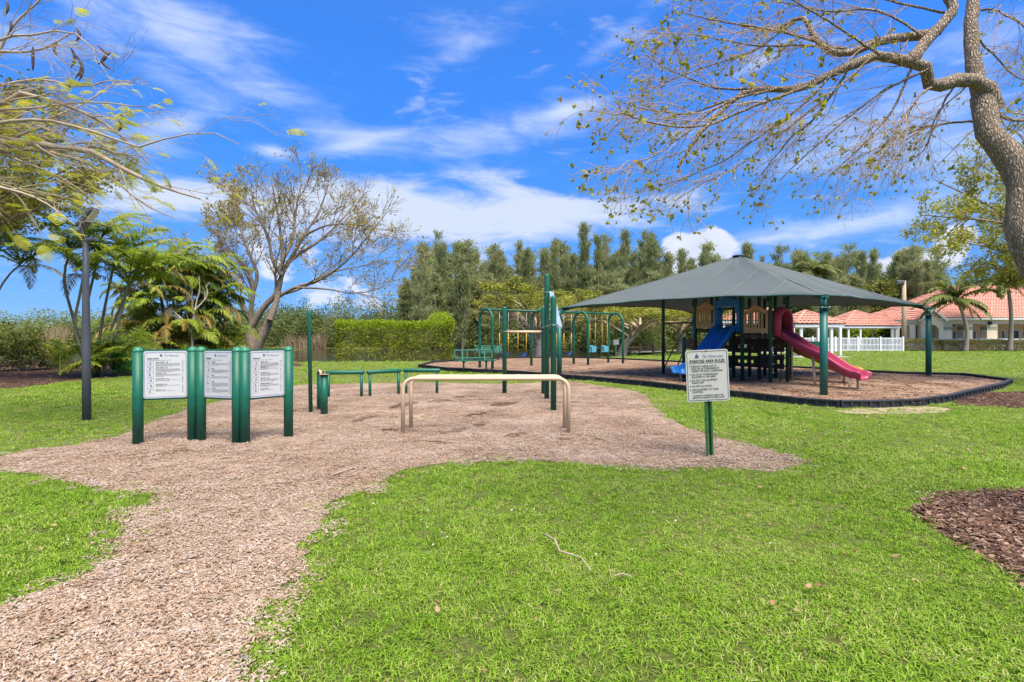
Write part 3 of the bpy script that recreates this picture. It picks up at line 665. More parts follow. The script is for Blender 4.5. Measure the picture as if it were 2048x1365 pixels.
stick('fallen_twig', [gp(543, 1146, .02), gp(558, 1136, .025), gp(573, 1124, .02)], .010, M['bark_brown'], 'brown stick on the path beside the right grass edge')
# ---------------------------------------------------------------- exercise equipment
def text(body, size, parent, x, z, mat, align='LEFT', y=-.003, name='lettering', sx=1.0, shear=0.0, bold=0.0, rot=None, space=1.0):
    c = bpy.data.curves.new(name, 'FONT'); c.body = body; c.size = size; c.align_x = align; c.extrude = .0004; c.shear = shear; c.offset = bold; c.resolution_u = 2
    c.materials.append(mat); c.space_line = space; t = bpy.data.objects.new('letters', c); me = bpy.data.meshes.new_from_object(t); bpy.data.objects.remove(t)
    o = link(name, me, parent, (x, y, z), rot or (R(90), 0, 0)); o.scale = (sx, 1, 1); o['kind'] = 'stuff'; return o
def rounded(w, h, r, n=5):
    P = []
    for cx, cz, a0 in ((w / 2 - r, h / 2 - r, 0), (-w / 2 + r, h / 2 - r, 90), (-w / 2 + r, -h / 2 + r, 180), (w / 2 - r, -h / 2 + r, 270)):
        for i in range(n + 1): a = R(a0 + 90 * i / n); P.append((cx + r * math.cos(a), cz + r * math.sin(a)))
    return P
def ring(w, h, r, t):
    a, b = rounded(w, h, r), rounded(w - 2 * t, h - 2 * t, r - t * .6); n = len(a); m = MB()
    m.add([(x, 0, z) for x, z in a] + [(x, 0, z) for x, z in b], [(i, (i + 1) % n, n + (i + 1) % n, n + i) for i in range(n)]); return m
def post_mesh(r, h, dome=True, n=18, z0=-.05):
    prof = [(r, z0), (r, h - (r * .9 if dome else 0))]
    if dome: prof += [(r * math.cos(a), h - r * .9 + r * .9 * math.sin(a)) for a in (R(20), R(45), R(68), R(84))] + [(.002, h)]
    else: prof += [(r * .96, h)]
    return prof
def sailboat(parent, x, z, s, mat):
    m = MB()
    for pts in ([(-.02, .12), (-.02, .95), (-.42, .12)], [(.06, .12), (.06, .8), (.44, .12)], [(-.5, .04), (.5, .04), (.36, -.12), (-.36, -.12)]):
        m.add([(a * s, 0, b * s) for a, b in pts], [tuple(range(len(pts)))])
    return m.obj('emblem', mat, parent, (x, -.0032, z))

def info_board(a, b, label, heading, items, seed):
    """two domed posts with a printed panel between; a and b are the post feet"""
    L = math.hypot(b[0] - a[0], b[1] - a[1]); rz = math.atan2(b[1] - a[1], b[0] - a[0]); r = .062
    root = empty('fitness_board', (a[0], a[1], 0), rz, label, 'notice board', 'fitness instruction boards')
    for x in (0, L):
        p = MB().lathe([(r, -.05), (r, 1.20)], (0, 0, 0), 20).obj('post', M['green'], root, (x, 0, 0))
        MB().lathe([(r * 1.015, 1.195), (r * 1.015, 1.21)] + [(r * math.cos(t), 1.21 + r * .85 * math.sin(t)) for t in (R(10), R(30), R(52), R(72), R(86))], (0, 0, 0), 20).obj('post_cap', M['green_cap'], p)
        MB().lathe([(.005, 0), (.005, .006)], (0, 0, 0), 8).obj('bolt', M['steel'], p, (.02, -.058, 1.185), (R(90), 0, 0))
    w, h = L - 2 * r + .012, .62; cz = .895
    for z in (cz + h / 2 + .004, cz - h / 2 - .006): MB().box((L / 2, .022, z), (L - 2 * r + .01, .03, .035)).obj('rail', M['green'], root)
    pm = MB().prism(rounded(w, h, .035), .006)
    pan = pm.obj('panel', M['white'], root, (L / 2, -.004, cz))
    ring(w - .03, h - .03, .028, .005).obj('border_line', M['lineblue'], pan, (0, -.0025, 0))
    for (bx, bz) in ((0, h / 2 - .008), (w / 2 - .008, 0), (-w / 2 + .008, 0)): MB().lathe([(.004, 0), (.004, .004)], n=8).obj('bolt', M['steel'], pan, (bx, 0, bz), (R(90), 0, 0))
    x0 = -w / 2 + .045; xt = x0 + .095; xr = w / 2 - .085
    sailboat(pan, -.05, h / 2 - .065, .034, M['inkblue'])
    text('The Waterways', .026, pan, -.02, h / 2 - .067, M['lineblue'], shear=.35, name='lettering')
    text(heading, .02, pan, x0, h / 2 - .105, M['ink'], bold=.0006)
    rg = random.Random(seed); m = MB(); bx = MB(); ic = MB()
    def line(x, z, l, t=.0035):
        # illegible small print: word-long dashes
        e = x + l
        while x < e - .004:
            q = min(rg.uniform(.010, .03), e - x); m.add([(x, 0, z), (x + q, 0, z), (x + q, 0, z + t), (x, 0, z + t)], [(0, 1, 2, 3)]); x += q + .005
    line(x0, h / 2 - .122, w * .55); top = h / 2 - .145; n = len(items); dz = (h - .185) / n
    for i, (it, nl) in enumerate(items):
        z = top - i * dz; s = min(.068, dz * .86)
        q = ring(.072, s, .003, .0022); bx.add([(v[0] + x0 + .036, v[1], v[2] + z - s / 2 + .01) for v in q.V], q.F)
        text(it, .0125, pan, xt, z - .006, M['ink'], bold=.0004)
        for k in range(nl): line(xt, z - .0205 - k * .0115, (xr - xt) * (1 if k < nl - 1 else rg.uniform(.35, .8)))
        # a small dark figure in each box: head, bent body and limbs
        cx, cz2 = x0 + .036 + rg.uniform(-.008, .008), z - s / 2 + .008; k = rg.uniform(-1, 1)
        for (px, pz, qx, qz, t) in ((0, 0, .010 * k, .014, .006), (0, 0, .012, -.012, .004), (0, 0, -.010, -.013, .004), (.006 * k, .009, .014, .004 + .006 * k, .003)):
            d = Vector((qx - px, 0, qz - pz)).normalized(); nn = Vector((-d.z, 0, d.x)) * t / 2; o = Vector((cx, 0, cz2)); A = o + Vector((px, 0, pz)); B = o + Vector((qx, 0, qz))
            ic.add([A - nn, B - nn, B + nn, A + nn], [(0, 1, 2, 3)])
        ic.add([(cx + .010 * k + .004 * math.cos(t), 0, cz2 + .018 + .004 * math.sin(t)) for t in np.linspace(0, 6.28, 9)[:-1]], [tuple(range(8))])
    for q_ in (m.obj('small_print', M['inkgrey'], pan, (0, -.0026, 0)), bx.obj('picture_boxes', M['lineblue'], pan, (0, -.0026, 0)), ic.obj('exercise_pictures', M['ink'], pan, (0, -.0030, 0))): q_['kind'] = 'stuff'
    s = '10 STATION FITNESS CENTER'; seq = ['10'] + [c for c in s[3:]]; zz = top + .005; st = (h - .19) / len(seq)
    text('\n'.join(seq), .0145, pan, w / 2 - .055, zz, M['ink'], 'CENTER', bold=.0005, name='lettering', space=st / .0145)
    return root
fa, fb, fc, fd, fe, ff = [G(*p) for p in ((276, 888), (385, 881), (402, 881), (474, 887), (490, 887), (577, 874))]
info_board(fa, fb, 'left board of the green trio, wide white panel of stretching exercises', 'COOL DOWN', [('MIDDLE STRETCH - 1 Min', 4), ('THIGH STRETCH - 1 Min', 4), ('LEG STRETCH - 1 Min', 3), ('ACHILLES STRETCH - 1 Min', 2), ('BACK STRETCH - 1 Min', 2), ('NECK ROLL - 1 Min', 1)], 1)
info_board(fc, fd, 'middle board of the green trio, narrow white instruction panel', 'EXERCISE', [('BENCH DIP', 3), ('SIT UP', 4), ('STEP UP', 3), ('CHIN UP', 5), ('VAULT BAR', 4)], 2)
info_board(fe, ff, 'right board of the green trio, white panel nearest the thin pole', 'WARM UP', [('WALKING - 2 Min', 5), ('ARM SWING - 1 Min', 2), ('SIDE STRETCH - 1 Min', 3), ('TRUNK TWIST - 1 Min', 3), ('HAMSTRING STRETCH - 1 Min', 3), ('JOGGING IN PLACE', 1)], 3)

def rules_sign():
    x, y = G(1420, 914)
    root = empty('rules_sign', (x, y, 0), R(2), 'cream exercise area rules sign on a perforated green post', 'sign'); root.rotation_euler = (0, R(-1.9), R(3))
    m = MB(); H = 1.25
    for sx in (-1, 1):
        m.box((sx * .036, .004, H / 2 - .05), (.018, .004, H + .1)); m.box((sx * .0255, .018, H / 2 - .05), (.004, .03, H + .1)); m.box((sx * .016, .034, H / 2 - .05), (.021, .004, H + .1))
    z = -.04
    while z < H: m.box((0, .0342, z + .007), (.0118, .0037, .014)); z += .0265
    m.obj('post', M['green_dark'] if 'green_dark' in M else M['dkpost'], root)
    w, h, cz = .505, .60, .945
    pan = MB().prism(rounded(w, h, .03), .004).obj('panel', M['cream'], root, (0, -.006, cz)); pan.rotation_euler = (0, R(-.6), 0)
    ring(w - .028, h - .028, .024, .005).obj('border_line', M['ink'], pan, (0, -.0025, 0))
    for bz in (h / 2 - .014, -h / 2 + .014): MB().lathe([(.008, 0), (.007, .006), (.003, .008)], n=8).obj('bolt', M['iron'], pan, (-.005, 0, bz), (R(90), 0, 0))
    sailboat(pan, -.12, h / 2 - .085, .052, M['inkblue']); text('The Waterways', .046, pan, -.065, h / 2 - .09, M['lineblue'], shear=.4, sx=.85)
    text('EXERCISE AREA RULES', .046, pan, 0, h / 2 - .145, M['ink'], 'CENTER', bold=.0005, sx=.905)
    MB().add([(-.225, 0, 0), (.222, 0, 0), (.222, 0, .003), (-.225, 0, .003)], [(0, 1, 2, 3)]).obj('rule_line', M['ink'], pan, (0, -.003, h / 2 - .157))
    z = h / 2 - .198; ls = .0275; sz = .0305
    for para in (['PERSONS UNDER AGE 18', 'MUST BE ACCOMPANIED BY', 'PARENT OR LEGAL GUARDIAN.'], ['NO FOOD OR BEVERAGES', 'ALLOWED IN THE AREA.'], ['DO NOT USE EQUIPMENT', 'WHEN WET.'], ['NO PETS ALLOWED.'], ['USE EQUIPMENT AT YOUR', 'OWN RISK.']):
        MB().add([(-.208 + .0065 * math.cos(t), 0, z + .010 + .0065 * math.sin(t)) for t in np.linspace(0, 6.28, 11)[:-1]], [tuple(range(10))]).obj('bullet', M['ink'], pan, (0, -.003, 0))
        for l in para: text(l, sz, pan, -.19, z, M['ink'], bold=.0, sx=.86); z -= ls
        z -= .0125
    text('WATERWAYS ASSUMES NO LIABILITY FOR', .0205, pan, 0, z + .001, M['ink'], 'CENTER', sx=.92, bold=.0003); text('INJURIES OR ACCIDENTS THAT MAY OCCUR.', .0205, pan, 0, z - .0235, M['ink'], 'CENTER', sx=.92, bold=.0003)
M['dkpost'] = pmat('sign_post_green', (.03, .13, .035), (.022, .095, .028), scale=7, rough=.5)
rules_sign()

def arch_rail(a, b, h, r, bend=.16, n=8):
    a, b = Vector((*a, -.05)), Vector((*b, -.05)); d = (b - a).normalized(); P = [a]
    for i in range(n + 1): t = R(90) * i / n; P.append(Vector((a.x, a.y, 0)) + d * (bend - bend * math.cos(t)) + Vector((0, 0, h - bend + bend * math.sin(t))))
    for i in range(n + 1): t = R(90) * (1 - i / n); P.append(Vector((b.x, b.y, 0)) - d * (bend - bend * math.cos(t)) + Vector((0, 0, h - bend + bend * math.sin(t))))
    P.append(b); return P
def dip_bars():
    f0, f1 = G(806, 867), G(1137, 867); b0, b1 = G(822, 857.5), G(1129.5, 857)
    o = Vector((*f0, 0)); root = empty('parallel_bars', o, 0, 'pair of low tan tubular parallel bars on the chips', 'exercise bars')
    for a, b in ((f0, f1), (b0, b1)):
        P = [p - o for p in arch_rail(a, b, .79, .036)]; MB().tube(P, .029, 12).obj('bar', M['tan'], root)
dip_bars()

def green_post(root, x, y, h, r=.062, name='post'):
    return MB().lathe(post_mesh(r, h), (0, 0, 0), 18).obj(name, M['green'], root, (x, y, 0))
def clamp(root, x, y, z, r, dx=1):
    m = MB(); m.lathe([(r * 1.08, -.012), (r * 1.08, .012)], n=16); m.box((dx * r * 1.35, 0, 0), (r * .9, .05, .016)); m.box((-dx * r * 1.3, 0, 0), (r * .6, .03, .014))
    return m.obj('clamp', M['steel_green'], root, (x, y, z))
M['steel_green'] = pmat('green_steel', (.03, .16, .11), (.12, .16, .14), scale=30, rough=.4, metal=.3)
def pullup():
    p1, p2, p3, p4 = G(1009, 788), G(1087, 788), G(1093.5, 799), G(1107, 821)
    o = Vector((*p3, 0)); root = empty('pull_up_station', o, 0, 'green chin-up station of four domed posts with tan bar', 'pull-up bars')
    Q = [Vector((*p, 0)) - o for p in (p1, p2, p3, p4)]
    for q, h, r in zip(Q, (2.13, 2.14, 2.79, 2.17), (.054, .054, .055, .056)): green_post(root, q.x, q.y, h, r)
    z = 1.51; MB().bar((Q[0].x, Q[0].y, z), (Q[1].x, Q[1].y, z), .03, 12).obj('chin_bar', M['tan'], root)
    for q, zz, dx in ((Q[0], z, 1), (Q[1], z, -1), (Q[1], 1.62, 1), (Q[2], 2.37, 1), (Q[2], 1.62, -1), (Q[3], 1.62, -1), (Q[3], 1.60, 1)): clamp(root, q.x, q.y, zz, .055, dx)
    MB().bar((Q[1].x, Q[1].y, 1.62), (Q[2].x, Q[2].y, 1.62), .03, 12).obj('chin_bar', M['tan'], root)
    # the sloping board between the tall post and the near one
    a, b = Vector((Q[2].x + .085, Q[2].y, 2.40)), Vector((Q[3].x + .105, Q[3].y + .05, 1.60)); d = b - a; u = Vector((.10, 0, -.02))
    m = MB(); m.add([a - u * .35, a + u * .65, b + u * .65, b - u * .35] + [p + Vector((0, .0, -.035)) for p in (a - u * .35, a + u * .65, b + u * .65, b - u * .35)],
                    [(0, 1, 2, 3), (7, 6, 5, 4), (0, 4, 5, 1), (1, 5, 6, 2), (2, 6, 7, 3), (3, 7, 4, 0)]); m.obj('sloping_board', M['plate'], root)
pullup()

def beams():
    segs = [((657, 795), (723, 793.5), 'green balance beam nearest the short capped posts', (652, 729)), ((740, 793), (797, 788.5), 'green balance beam in the middle of the three', (733, 803)), ((812, 787.5), (874, 787.5), 'green balance beam at the right end, beside the parallel bars', (806, 881))]
    for a, b, lab, (e0, e1) in segs:
        A, B = Vector((*G(*a), 0)), Vector((*G(*b), 0)); root = empty('balance_beam', A, 0, lab, 'balance beam', 'three balance beams in a row'); d = (B - A); L = d.length; d.normalize()
        s0 = (a[0] - e0) * A.y / FPX; s1 = (e1 - b[0]) * B.y / FPX; z = .565
        m = MB(); r = .05; P = [-d * (s0 - .0) + Vector((0, 0, z)), -d * (s0 - .03) + Vector((0, 0, z)), d * (L + s1 - .03) + Vector((0, 0, z)), d * (L + s1) + Vector((0, 0, z))]
        m.tube(P, [r * .6, r, r, r * .6], 14); m.obj('beam', M['green'], root)
        for q in (Vector(), d * L): MB().tube([q + Vector((0, 0, -.05)), q + Vector((0, 0, z - .03))], .035, 12).obj('leg', M['green'], root)
beams()
def pushup_bar():
    a, b = Vector((*G(648.5, 828.5), 0)), Vector((*G(640.5, 820), 0))
    root = empty('push_up_bar', a, 0, 'pair of short green posts topped by a tan push-up bar', 'exercise bars'); q = b - a
    for p, h in ((Vector(), .71), (q, .735)):
        MB().lathe([(.062, -.05), (.062, h)], n=16).obj('post', M['green'], root, p)
        MB().lathe([(.095, 0), (.095, .012)], n=14).obj('cap_plate', M['ladder'], root, (p.x, p.y, h))
    MB().bar((-.04, -.05, .74), (q.x - .04, q.y + .05, .755), .022, 10).obj('bar', M['tan'], root)
pushup_bar()
x, y = G(621.5, 825); o = MB().lathe([(.035, -.05), (.035, 1.83), (.033, 1.85), (.012, 1.853)], n=14).obj('slim_pole', M['green'], None, (x, y, 0)); o.rotation_euler = (0, R(-1.0), 0)
tag(o, 'slim straight green pole standing right of the notice boards', 'pole')

def area_light():
    x, y = G(173.5, 840); root = empty('lamp_post', (x, y, 0), 0, 'dark grey lamp post with a tilted floodlight, left of the boards', 'lamp post')
    pole = MB(); r0, r1, h = .064, .040, 2.98
    pole.lathe([(r0, -.05), (r0 * .97, 1.2), (r1 * 1.25, 2.3), (r1, h)], n=20); pole.obj('pole', M['greymetal'], root); root.rotation_euler = (0, R(-.4), 0)
    MB().tube([(-.105, .01, h + .0), (.145, -.01, h + .055)], .034, 14).obj('cross_arm', M['greymetal'], root)
    m = MB(); m.lathe([(.038, h + .0), (.04, h + .16), (.034, h + .2)], (-.075, 0, 0), 14); m.box((-.055, 0, h + .22), (.05, .06, .07), bev=.012); m.obj('slip_fitter', M['greymetal'], root)
    ax = Matrix.Rotation(R(-52), 3, 'Y'); hd = MB(); O = Vector((-.045, 0, h + .25))
    hd.box(O + ax @ Vector((.20, 0, .02)), (.36, .17, .05), rot=ax, bev=.015); hd.box(O + ax @ Vector((.06, 0, .02)), (.14, .16, .10), rot=ax, bev=.012)
    for i in range(9): hd.box(O + ax @ Vector((.02 + i * .035, 0, .068)), (.007, .15, .035), rot=ax)
    hd.obj('lamp_head', M['greymetal'], root)
    MB().box(O + ax @ Vector((.25, 0, -.019)), (.24, .13, .012), rot=ax).obj('lens', M['lens'], root)
    MB().lathe([(.02, 0), (.024, .03), (.015, .05)], n=10).obj('photocell', M['iron'], root, (-.085, -.02, h + .235))
area_light()

# ---------------------------------------------------------------- shade sail and its posts
C_FRONT, C_RIGHT, C_LEFT, C_BACK = Vector((7.05, 11.9, 2.33)), Vector((14.05, 17.75, 2.40)), Vector((1.62, 18.0, 2.36)), Vector((8.25, 23.9, 2.42))
APEX = Vector((7.70, 17.9, 4.15))
def canopy():
    root = empty('shade_canopy', (C_FRONT.x, C_FRONT.y, 0), 0, 'grey-green pyramid shade canopy on green steel posts over the playset', 'canopy'); o = Vector((C_FRONT.x, C_FRONT.y, 0))
    cs = [C_FRONT, C_RIGHT, C_BACK, C_LEFT]; cen = sum(cs, Vector()) / 4
    S, T = 22, 14
    for k in range(4):
        a, b = cs[k], cs[(k + 1) % 4]; V = []; mid = (a + b) / 2; inn = (cen - mid); inn.z = 0; inn.normalize()
        # dipped edge towards the middle, raised because the cloth is pulled to the top
        def pt(s, t):
            e = a.lerp(b, s); w = 4 * s * (1 - s); e = e + inn * (.62 * w) + Vector((0, 0, .15 * w)); p = e.lerp(APEX, t)
            hip = abs(s - .5) * 2
            p.z -= .16 * math.sin(math.pi * t) * (1 - hip ** 2) * (1 - t * .3) + .02 * math.sin(math.pi * t)
            p.z += .012 * math.sin(s * 34 + k) * (1 - t) ** 2 * hip + .008 * math.sin(s * 21 + t * 9 + k * 2)   # slack in the cloth
            return p
        for j in range(T + 1):
            for i in range(S + 1): V.append(pt(i / S, j / T) - o)
        F = [(j * (S + 1) + i, j * (S + 1) + i + 1, (j + 1) * (S + 1) + i + 1, (j + 1) * (S + 1) + i) for j in range(T) for i in range(S)]
        m = MB().add(V, F, True); f = m.obj('fabric', M['fabric'], root); sd = f.modifiers.new('thickness', 'SOLIDIFY'); sd.thickness = .008
        sm = MB()
        e0, e1 = a.lerp(b, 0), a.lerp(b, 1)
        for q in np.arange(1, 6) / 6:        # sewn seams run parallel, square to the edge
            P = []
            tmax = 1 - abs(q - .5) * 2
            for j in range(9):
                t = tmax * j / 8 * .985; s = .5 + (q - .5) / max(1e-3, 1 - t); s = min(1, max(0, s)); p = pt(s, t) - o + Vector((0, 0, .006)); P.append(p)
            sm.tube(P, .009, 4, caps=False)
        sm.obj('seam', M['seam'], f)
        hem = MB().tube([pt(i / S, 0) - o for i in range(S + 1)], .016, 8); hem.obj('hem_cable', M['dkgreen'], f)
        r = MB().bar(a - o + Vector((0, 0, -.10)), APEX - o + Vector((0, 0, -.26)), .04, 8); r.obj('hip_rafter', M['dkgreen'], root)
    MB().lathe([(.22, 0), (.15, .02), (.02, .03)], n=12).obj('peak_cap', M['fabric'], root, APEX - o + Vector((0, 0, -.015)))
    for c, r in ((C_FRONT, .082), (C_RIGHT, .085), (C_BACK, .085), (C_LEFT, .085)):
        q = c - o; out = (c - cen); out.z = 0; out.normalize()
        p = MB().lathe([(r, -.1), (r, c.z - .30)], n=20).obj('post', M['teal'], root, (q.x, q.y, 0))
        MB().lathe([(r * 1.75, 0), (r * 1.75, .025)], n=18).obj('flange', M['teal'], p, (0, 0, c.z - .30))
        m = MB(); m.lathe([(r * .72, c.z - .28), (r * .72, c.z - .09)], n=14); m.box((-out.x * .06, -out.y * .06, c.z - .07), (.22, .10, .10), rz=math.atan2(out.y, out.x), bev=.015); m.bar((out.x * .05, out.y * .05, c.z - .05), (out.x * .17, out.y * .17, c.z - .05), .035, 12)
        m.obj('bracket', M['teal'], p)
        for i in range(4): t = R(45 + 90 * i); MB().lathe([(.012, 0), (.012, .05)], n=6).obj('flange_bolt', M['steel'], p, (r * 1.45 * math.cos(t), r * 1.45 * math.sin(t), c.z - .31))
canopy()

# ---------------------------------------------------------------- playset
def playset():
    ang = R(27); root = empty('playset', (7.37, 15.0, MUL), ang, 'green-posted playset with blue, pink and yellow slides under the canopy', 'playset')
    pr = .055
    for (x, y, h) in ((0, 0, 2.85), (0, .95, 2.9), (0, 1.9, 2.95), (0, 2.8, 2.95), (.75, 0, 2.85), (.75, .95, 2.9), (.75, 1.9, 2.95), (.75, 2.8, 2.95), (1.5, .95, 2.6), (1.5, 1.9, 2.6), (2.25, .95, 2.0), (2.25, 1.9, 2.6), (-.1, 4.2, 2.7)):
        p = MB().lathe(post_mesh(pr, h), (0, 0, 0), 14).obj('post', M['dkgreen'], root, (x, y, 0))
    MB().box((0, -.057, 0), (.07, .004, .11)).obj('sticker', M['white'], root, (0, 0, .95))
    def deck(x0, x1, y0, y1, z):
        d = MB().box(((x0 + x1) / 2, (y0 + y1) / 2, z), (x1 - x0, y1 - y0, .06), bev=.01).obj('deck', M['brown'], root)
        for (ya, xa, l, a) in ((y0, (x0 + x1) / 2, x1 - x0 + .1, 0), (y1, (x0 + x1) / 2, x1 - x0 + .1, 0)): MB().box((xa, ya, z - .065), (l, .05, .06)).obj('deck_beam', M['brown'], d)
        for xa in (x0, x1): MB().box((xa, (y0 + y1) / 2, z - .068), (.05, y1 - y0 - .06, .06)).obj('deck_beam', M['brown'], d)
    deck(0, .75, 0, .95, 1.37); deck(0, .75, .95, 1.9, 1.50); deck(0, .75, 1.9, 2.8, 1.55); deck(.75, 1.5, .95, 1.9, 1.30); deck(1.5, 2.25, .95, 1.9, 1.05)
    # slotted tan panels, arched on top, facing the camera side (local -x)
    def slot_panel(y0, y1, z, h):
        w = y1 - y0; g = MB(); t = .04; Mx = Matrix.Translation((-.03, y1, z)) @ Matrix.Rotation(R(-90), 4, 'Z')
        n = 7; bw = w / (n * 1.42 + 1) ; e = .085
        lo = .14; zt = lambda x: h - .13 + .13 * math.sin(math.pi * max(0, min(1, (x / w - .12) / .76))) ** 1.2
        g.prism([(0, 0), (w, 0), (w, lo), (0, lo)], t, Mx)
        xs = [w * i / 24 for i in range(25)]
        g.prism([(x, min(h - .2, zt(x) - .12)) for x in xs] + [(x, zt(x)) for x in reversed(xs)], t, Mx)
        g.prism([(0, lo), (e, lo), (e, h - .2), (0, h - .2)], t, Mx); g.prism([(w - e, lo), (w, lo), (w, h - .2), (w - e, h - .2)], t, Mx)
        for i in range(1, 6):
            x = e + (w - 2 * e) * i / 6; g.prism([(x - .026, lo), (x + .026, lo), (x + .026, zt(x) - .1), (x - .026, zt(x) - .1)], t * .8, Mx)
        return g.obj('slotted_panel', M['tanplastic'], root)
    slot_panel(.06, .89, 1.42, .80); slot_panel(1.96, 2.74, 1.60, .82)
    # blue double slide, leaving towards local -x between the two panels
    def chute(prof, d0, path, mat, name, base, dirv, side):
        fr = []
        for i, (d, z) in enumerate(path):
            a = path[max(0, i - 1)]; b = path[min(len(path) - 1, i + 1)]; t = Vector((dirv[0] * (b[0] - a[0]), dirv[1] * (b[0] - a[0]), b[1] - a[1])).normalized()
            s = Vector((side[0], side[1], 0)); up = s.cross(t) if s.cross(t).z > 0 else t.cross(s)
            fr.append((Vector((base[0] + dirv[0] * d, base[1] + dirv[1] * d, z)), s, up))
        return MB().sweep(prof, fr).obj(name, mat, root)
    def uprof(w, h, mid=False):
        o = [(-w, h), (-w + .035, h + .01), (-w + .06, h - .02), (-w + .075, .05), (-w + .12, .012)]
        i = [(-.05, .012), (-.035, h * .62), (0, h * .68), (.035, h * .62), (.05, .012)] if mid else [(0, 0)]
        q = [(w - .12, .012), (w - .075, .05), (w - .06, h - .02), (w - .035, h + .01), (w, h), (w - .01, h - .05), (w - .05, -.03), (-w + .05, -.03), (-w + .01, h - .05)]
        return o + i + q
    path = [(-.1, 1.53), (.12, 1.53), (.24, 1.47), (.55, 1.14), (.98, .70), (1.4, .39), (1.7, .28), (1.92, .27), (2.02, .24)]
    chute(uprof(.40, .17, True), 0, path, M['blue'], 'double_slide', (0, 1.42), (-1, 0), (0, 1))
    MB().bar((-1.8, 1.2, -.05), (-1.8, 1.2, .27), .03, 8).obj('slide_leg', M['tan'], root); MB().bar((-1.8, 1.64, -.05), (-1.8, 1.64, .27), .03, 8).obj('slide_leg', M['tan'], root)
    g = MB(); w = .93; Mx = Matrix.Translation((-.13, 1.90, 1.50)) @ Matrix.Rotation(R(-90), 4, 'Z')
    xs = [w * i / 24 for i in range(25)]; top = lambda x: .93 + .13 * math.exp(-((x / w - .5) / .24) ** 2); bot = lambda x: .74 - .16 * (abs(x / w - .5) * 2) ** 4
    g.prism([(x, bot(x)) for x in xs] + [(x, top(x)) for x in reversed(xs)], .26, Mx)
    for s in (0, 1):
        q = [(0, -.05), (.10, -.05), (.085, .3), (.10, .5), (.18, .64), (0, .64)]; q = [(w - x, z) for x, z in q][::-1] if s else q
        g.prism(q, .26, Mx)
    g.obj('slide_hood', M['blue'], root)
    # pink wave slide with arched hood, leaving towards local -y
    def wave(L, z0, z1, ph=0):
        P = []
        for i in range(26):
            u = i / 25; z = z0 + (z1 - z0) * (u - .022 * math.sin(2 * math.pi * 2 * u + ph)); P.append((u * L, z))
        P[0] = (0, z0); P += [(L + .12, z1 + .0), (L + .22, z1 - .035)]
        return [(-.2, z0 + .01)] + P
    chute(uprof(.25, .16), 0, wave(2.12, 1.38, .30), M['pink'], 'wave_slide', (.375, 0), (0, -1), (1, 0))
    MB().bar((.30, -1.12, -.05), (.33, -1.03, .82), .035, 8).obj('slide_leg', M['tan'], root)
    for xx in (.2, .55): MB().bar((xx, -2.08, -.05), (xx, -2.08, .28), .03, 8).obj('slide_leg', M['tan'], root)
    g = MB(); fr = []
    for d, sc, zz in ((.10, .92, 1.40), (-.05, 1.0, 1.40), (-.16, 1.0, 1.38), (-.24, .96, 1.36)): fr.append((Vector((.375, d, zz)), Vector((sc, 0, 0)), Vector((0, 0, sc))))
    oa = [(.30 * math.cos(t), .42 + .36 * math.sin(t)) for t in np.linspace(0, math.pi, 15)]; ob = [(.25 * math.cos(t), .42 + .30 * math.sin(t)) for t in np.linspace(math.pi, 0, 15)]
    g.sweep([(.30, -.05)] + oa + [(-.30, -.05), (-.25, -.05)] + ob + [(.25, -.05)], fr); g.obj('slide_hood', M['pink'], root)
    # yellow slide behind it
    chute(uprof(.27, .19), 0, wave(2.0, 1.08, .27, .6), M['yellow'], 'wave_slide', (1.87, .95), (0, -1), (1, 0))
    MB().bar((1.87, -.95, -.05), (1.87, -.95, .26), .03, 8).obj('slide_leg', M['tan'], root)
    g = MB(); fr = [(Vector((1.87, .95 + d, 1.05)), Vector((1, 0, 0)), Vector((0, 0, 1))) for d in (.06, -.14)]
    oa = [(.33 * math.cos(t), .45 + .40 * math.sin(t)) for t in np.linspace(0, math.pi, 13)]; ob = [(.24 * math.cos(t), .42 + .28 * math.sin(t)) for t in np.linspace(math.pi, 0, 13)]
    g.sweep([(.33, -.05)] + oa + [(-.33, -.05), (-.24, -.05)] + ob + [(.24, -.05)], fr); g.obj('slide_hood', M['yellow'], root)
    # rung ladder on the right side, brown climbing boards below the decks
    lad = MB()
    for yy in (.28, .62):
        lad.bar((.80, yy - .0, -.03), (.80, yy, 1.32), .022, 8)
    l = lad.obj('ladder', M['ladder'], root, (0.03, -.35, 0))
    for i in range(5): MB().bar((.80, .28, .18 + i * .25), (.80, .62, .18 + i * .25), .02, 8).obj('rung', M['ladder'], l)
    for i in range(5): MB().bar((.0, -.02, 0), (.0, -.14, 0), .012, 6).obj('foot_peg', M['tan'], root, (-.02, 0, .3 + i * .24))
    for (z0, z1, y0, y1, x) in ((.86, 1.26, .1, .9, .70), (.36, .78, .1, .9, .70), (.80, 1.24, 1.0, 1.85, .72), (.36, .72, 1.0, 1.85, .72), (.3, .7, 1.95, 2.75, .72), (.82, 1.4, 1.95, 2.75, .72)):
        g = MB(); w = y1 - y0; h = z1 - z0; Mx = Matrix.Translation((x, y1, z0)) @ Matrix.Rotation(R(-90), 4, 'Z')
        a, b = .36 * h, .62 * h
        g.prism([(0, 0), (w, 0), (w, a), (0, a)], .04, Mx); g.prism([(0, b), (w, b), (w, h), (0, h)], .04, Mx)
        for c in (0, .26, .56, .84): g.prism([(c * w, a), (c * w + .14 * w, a), (c * w + .14 * w, b), (c * w, b)], .04, Mx)
        g.obj('climbing_board', M['brown'], root)
    # arched climber at the far end
    def arch(xx):
        return [(xx, 2.85 + 1.55 * (1 - math.cos(t)), 1.62 * math.cos(t * 1.0) ** .8 * .98 + .02 + .35 * math.sin(2 * t)) for t in np.linspace(0, R(89), 14)]
    ac = empty('arch_climber'); ac.parent = root
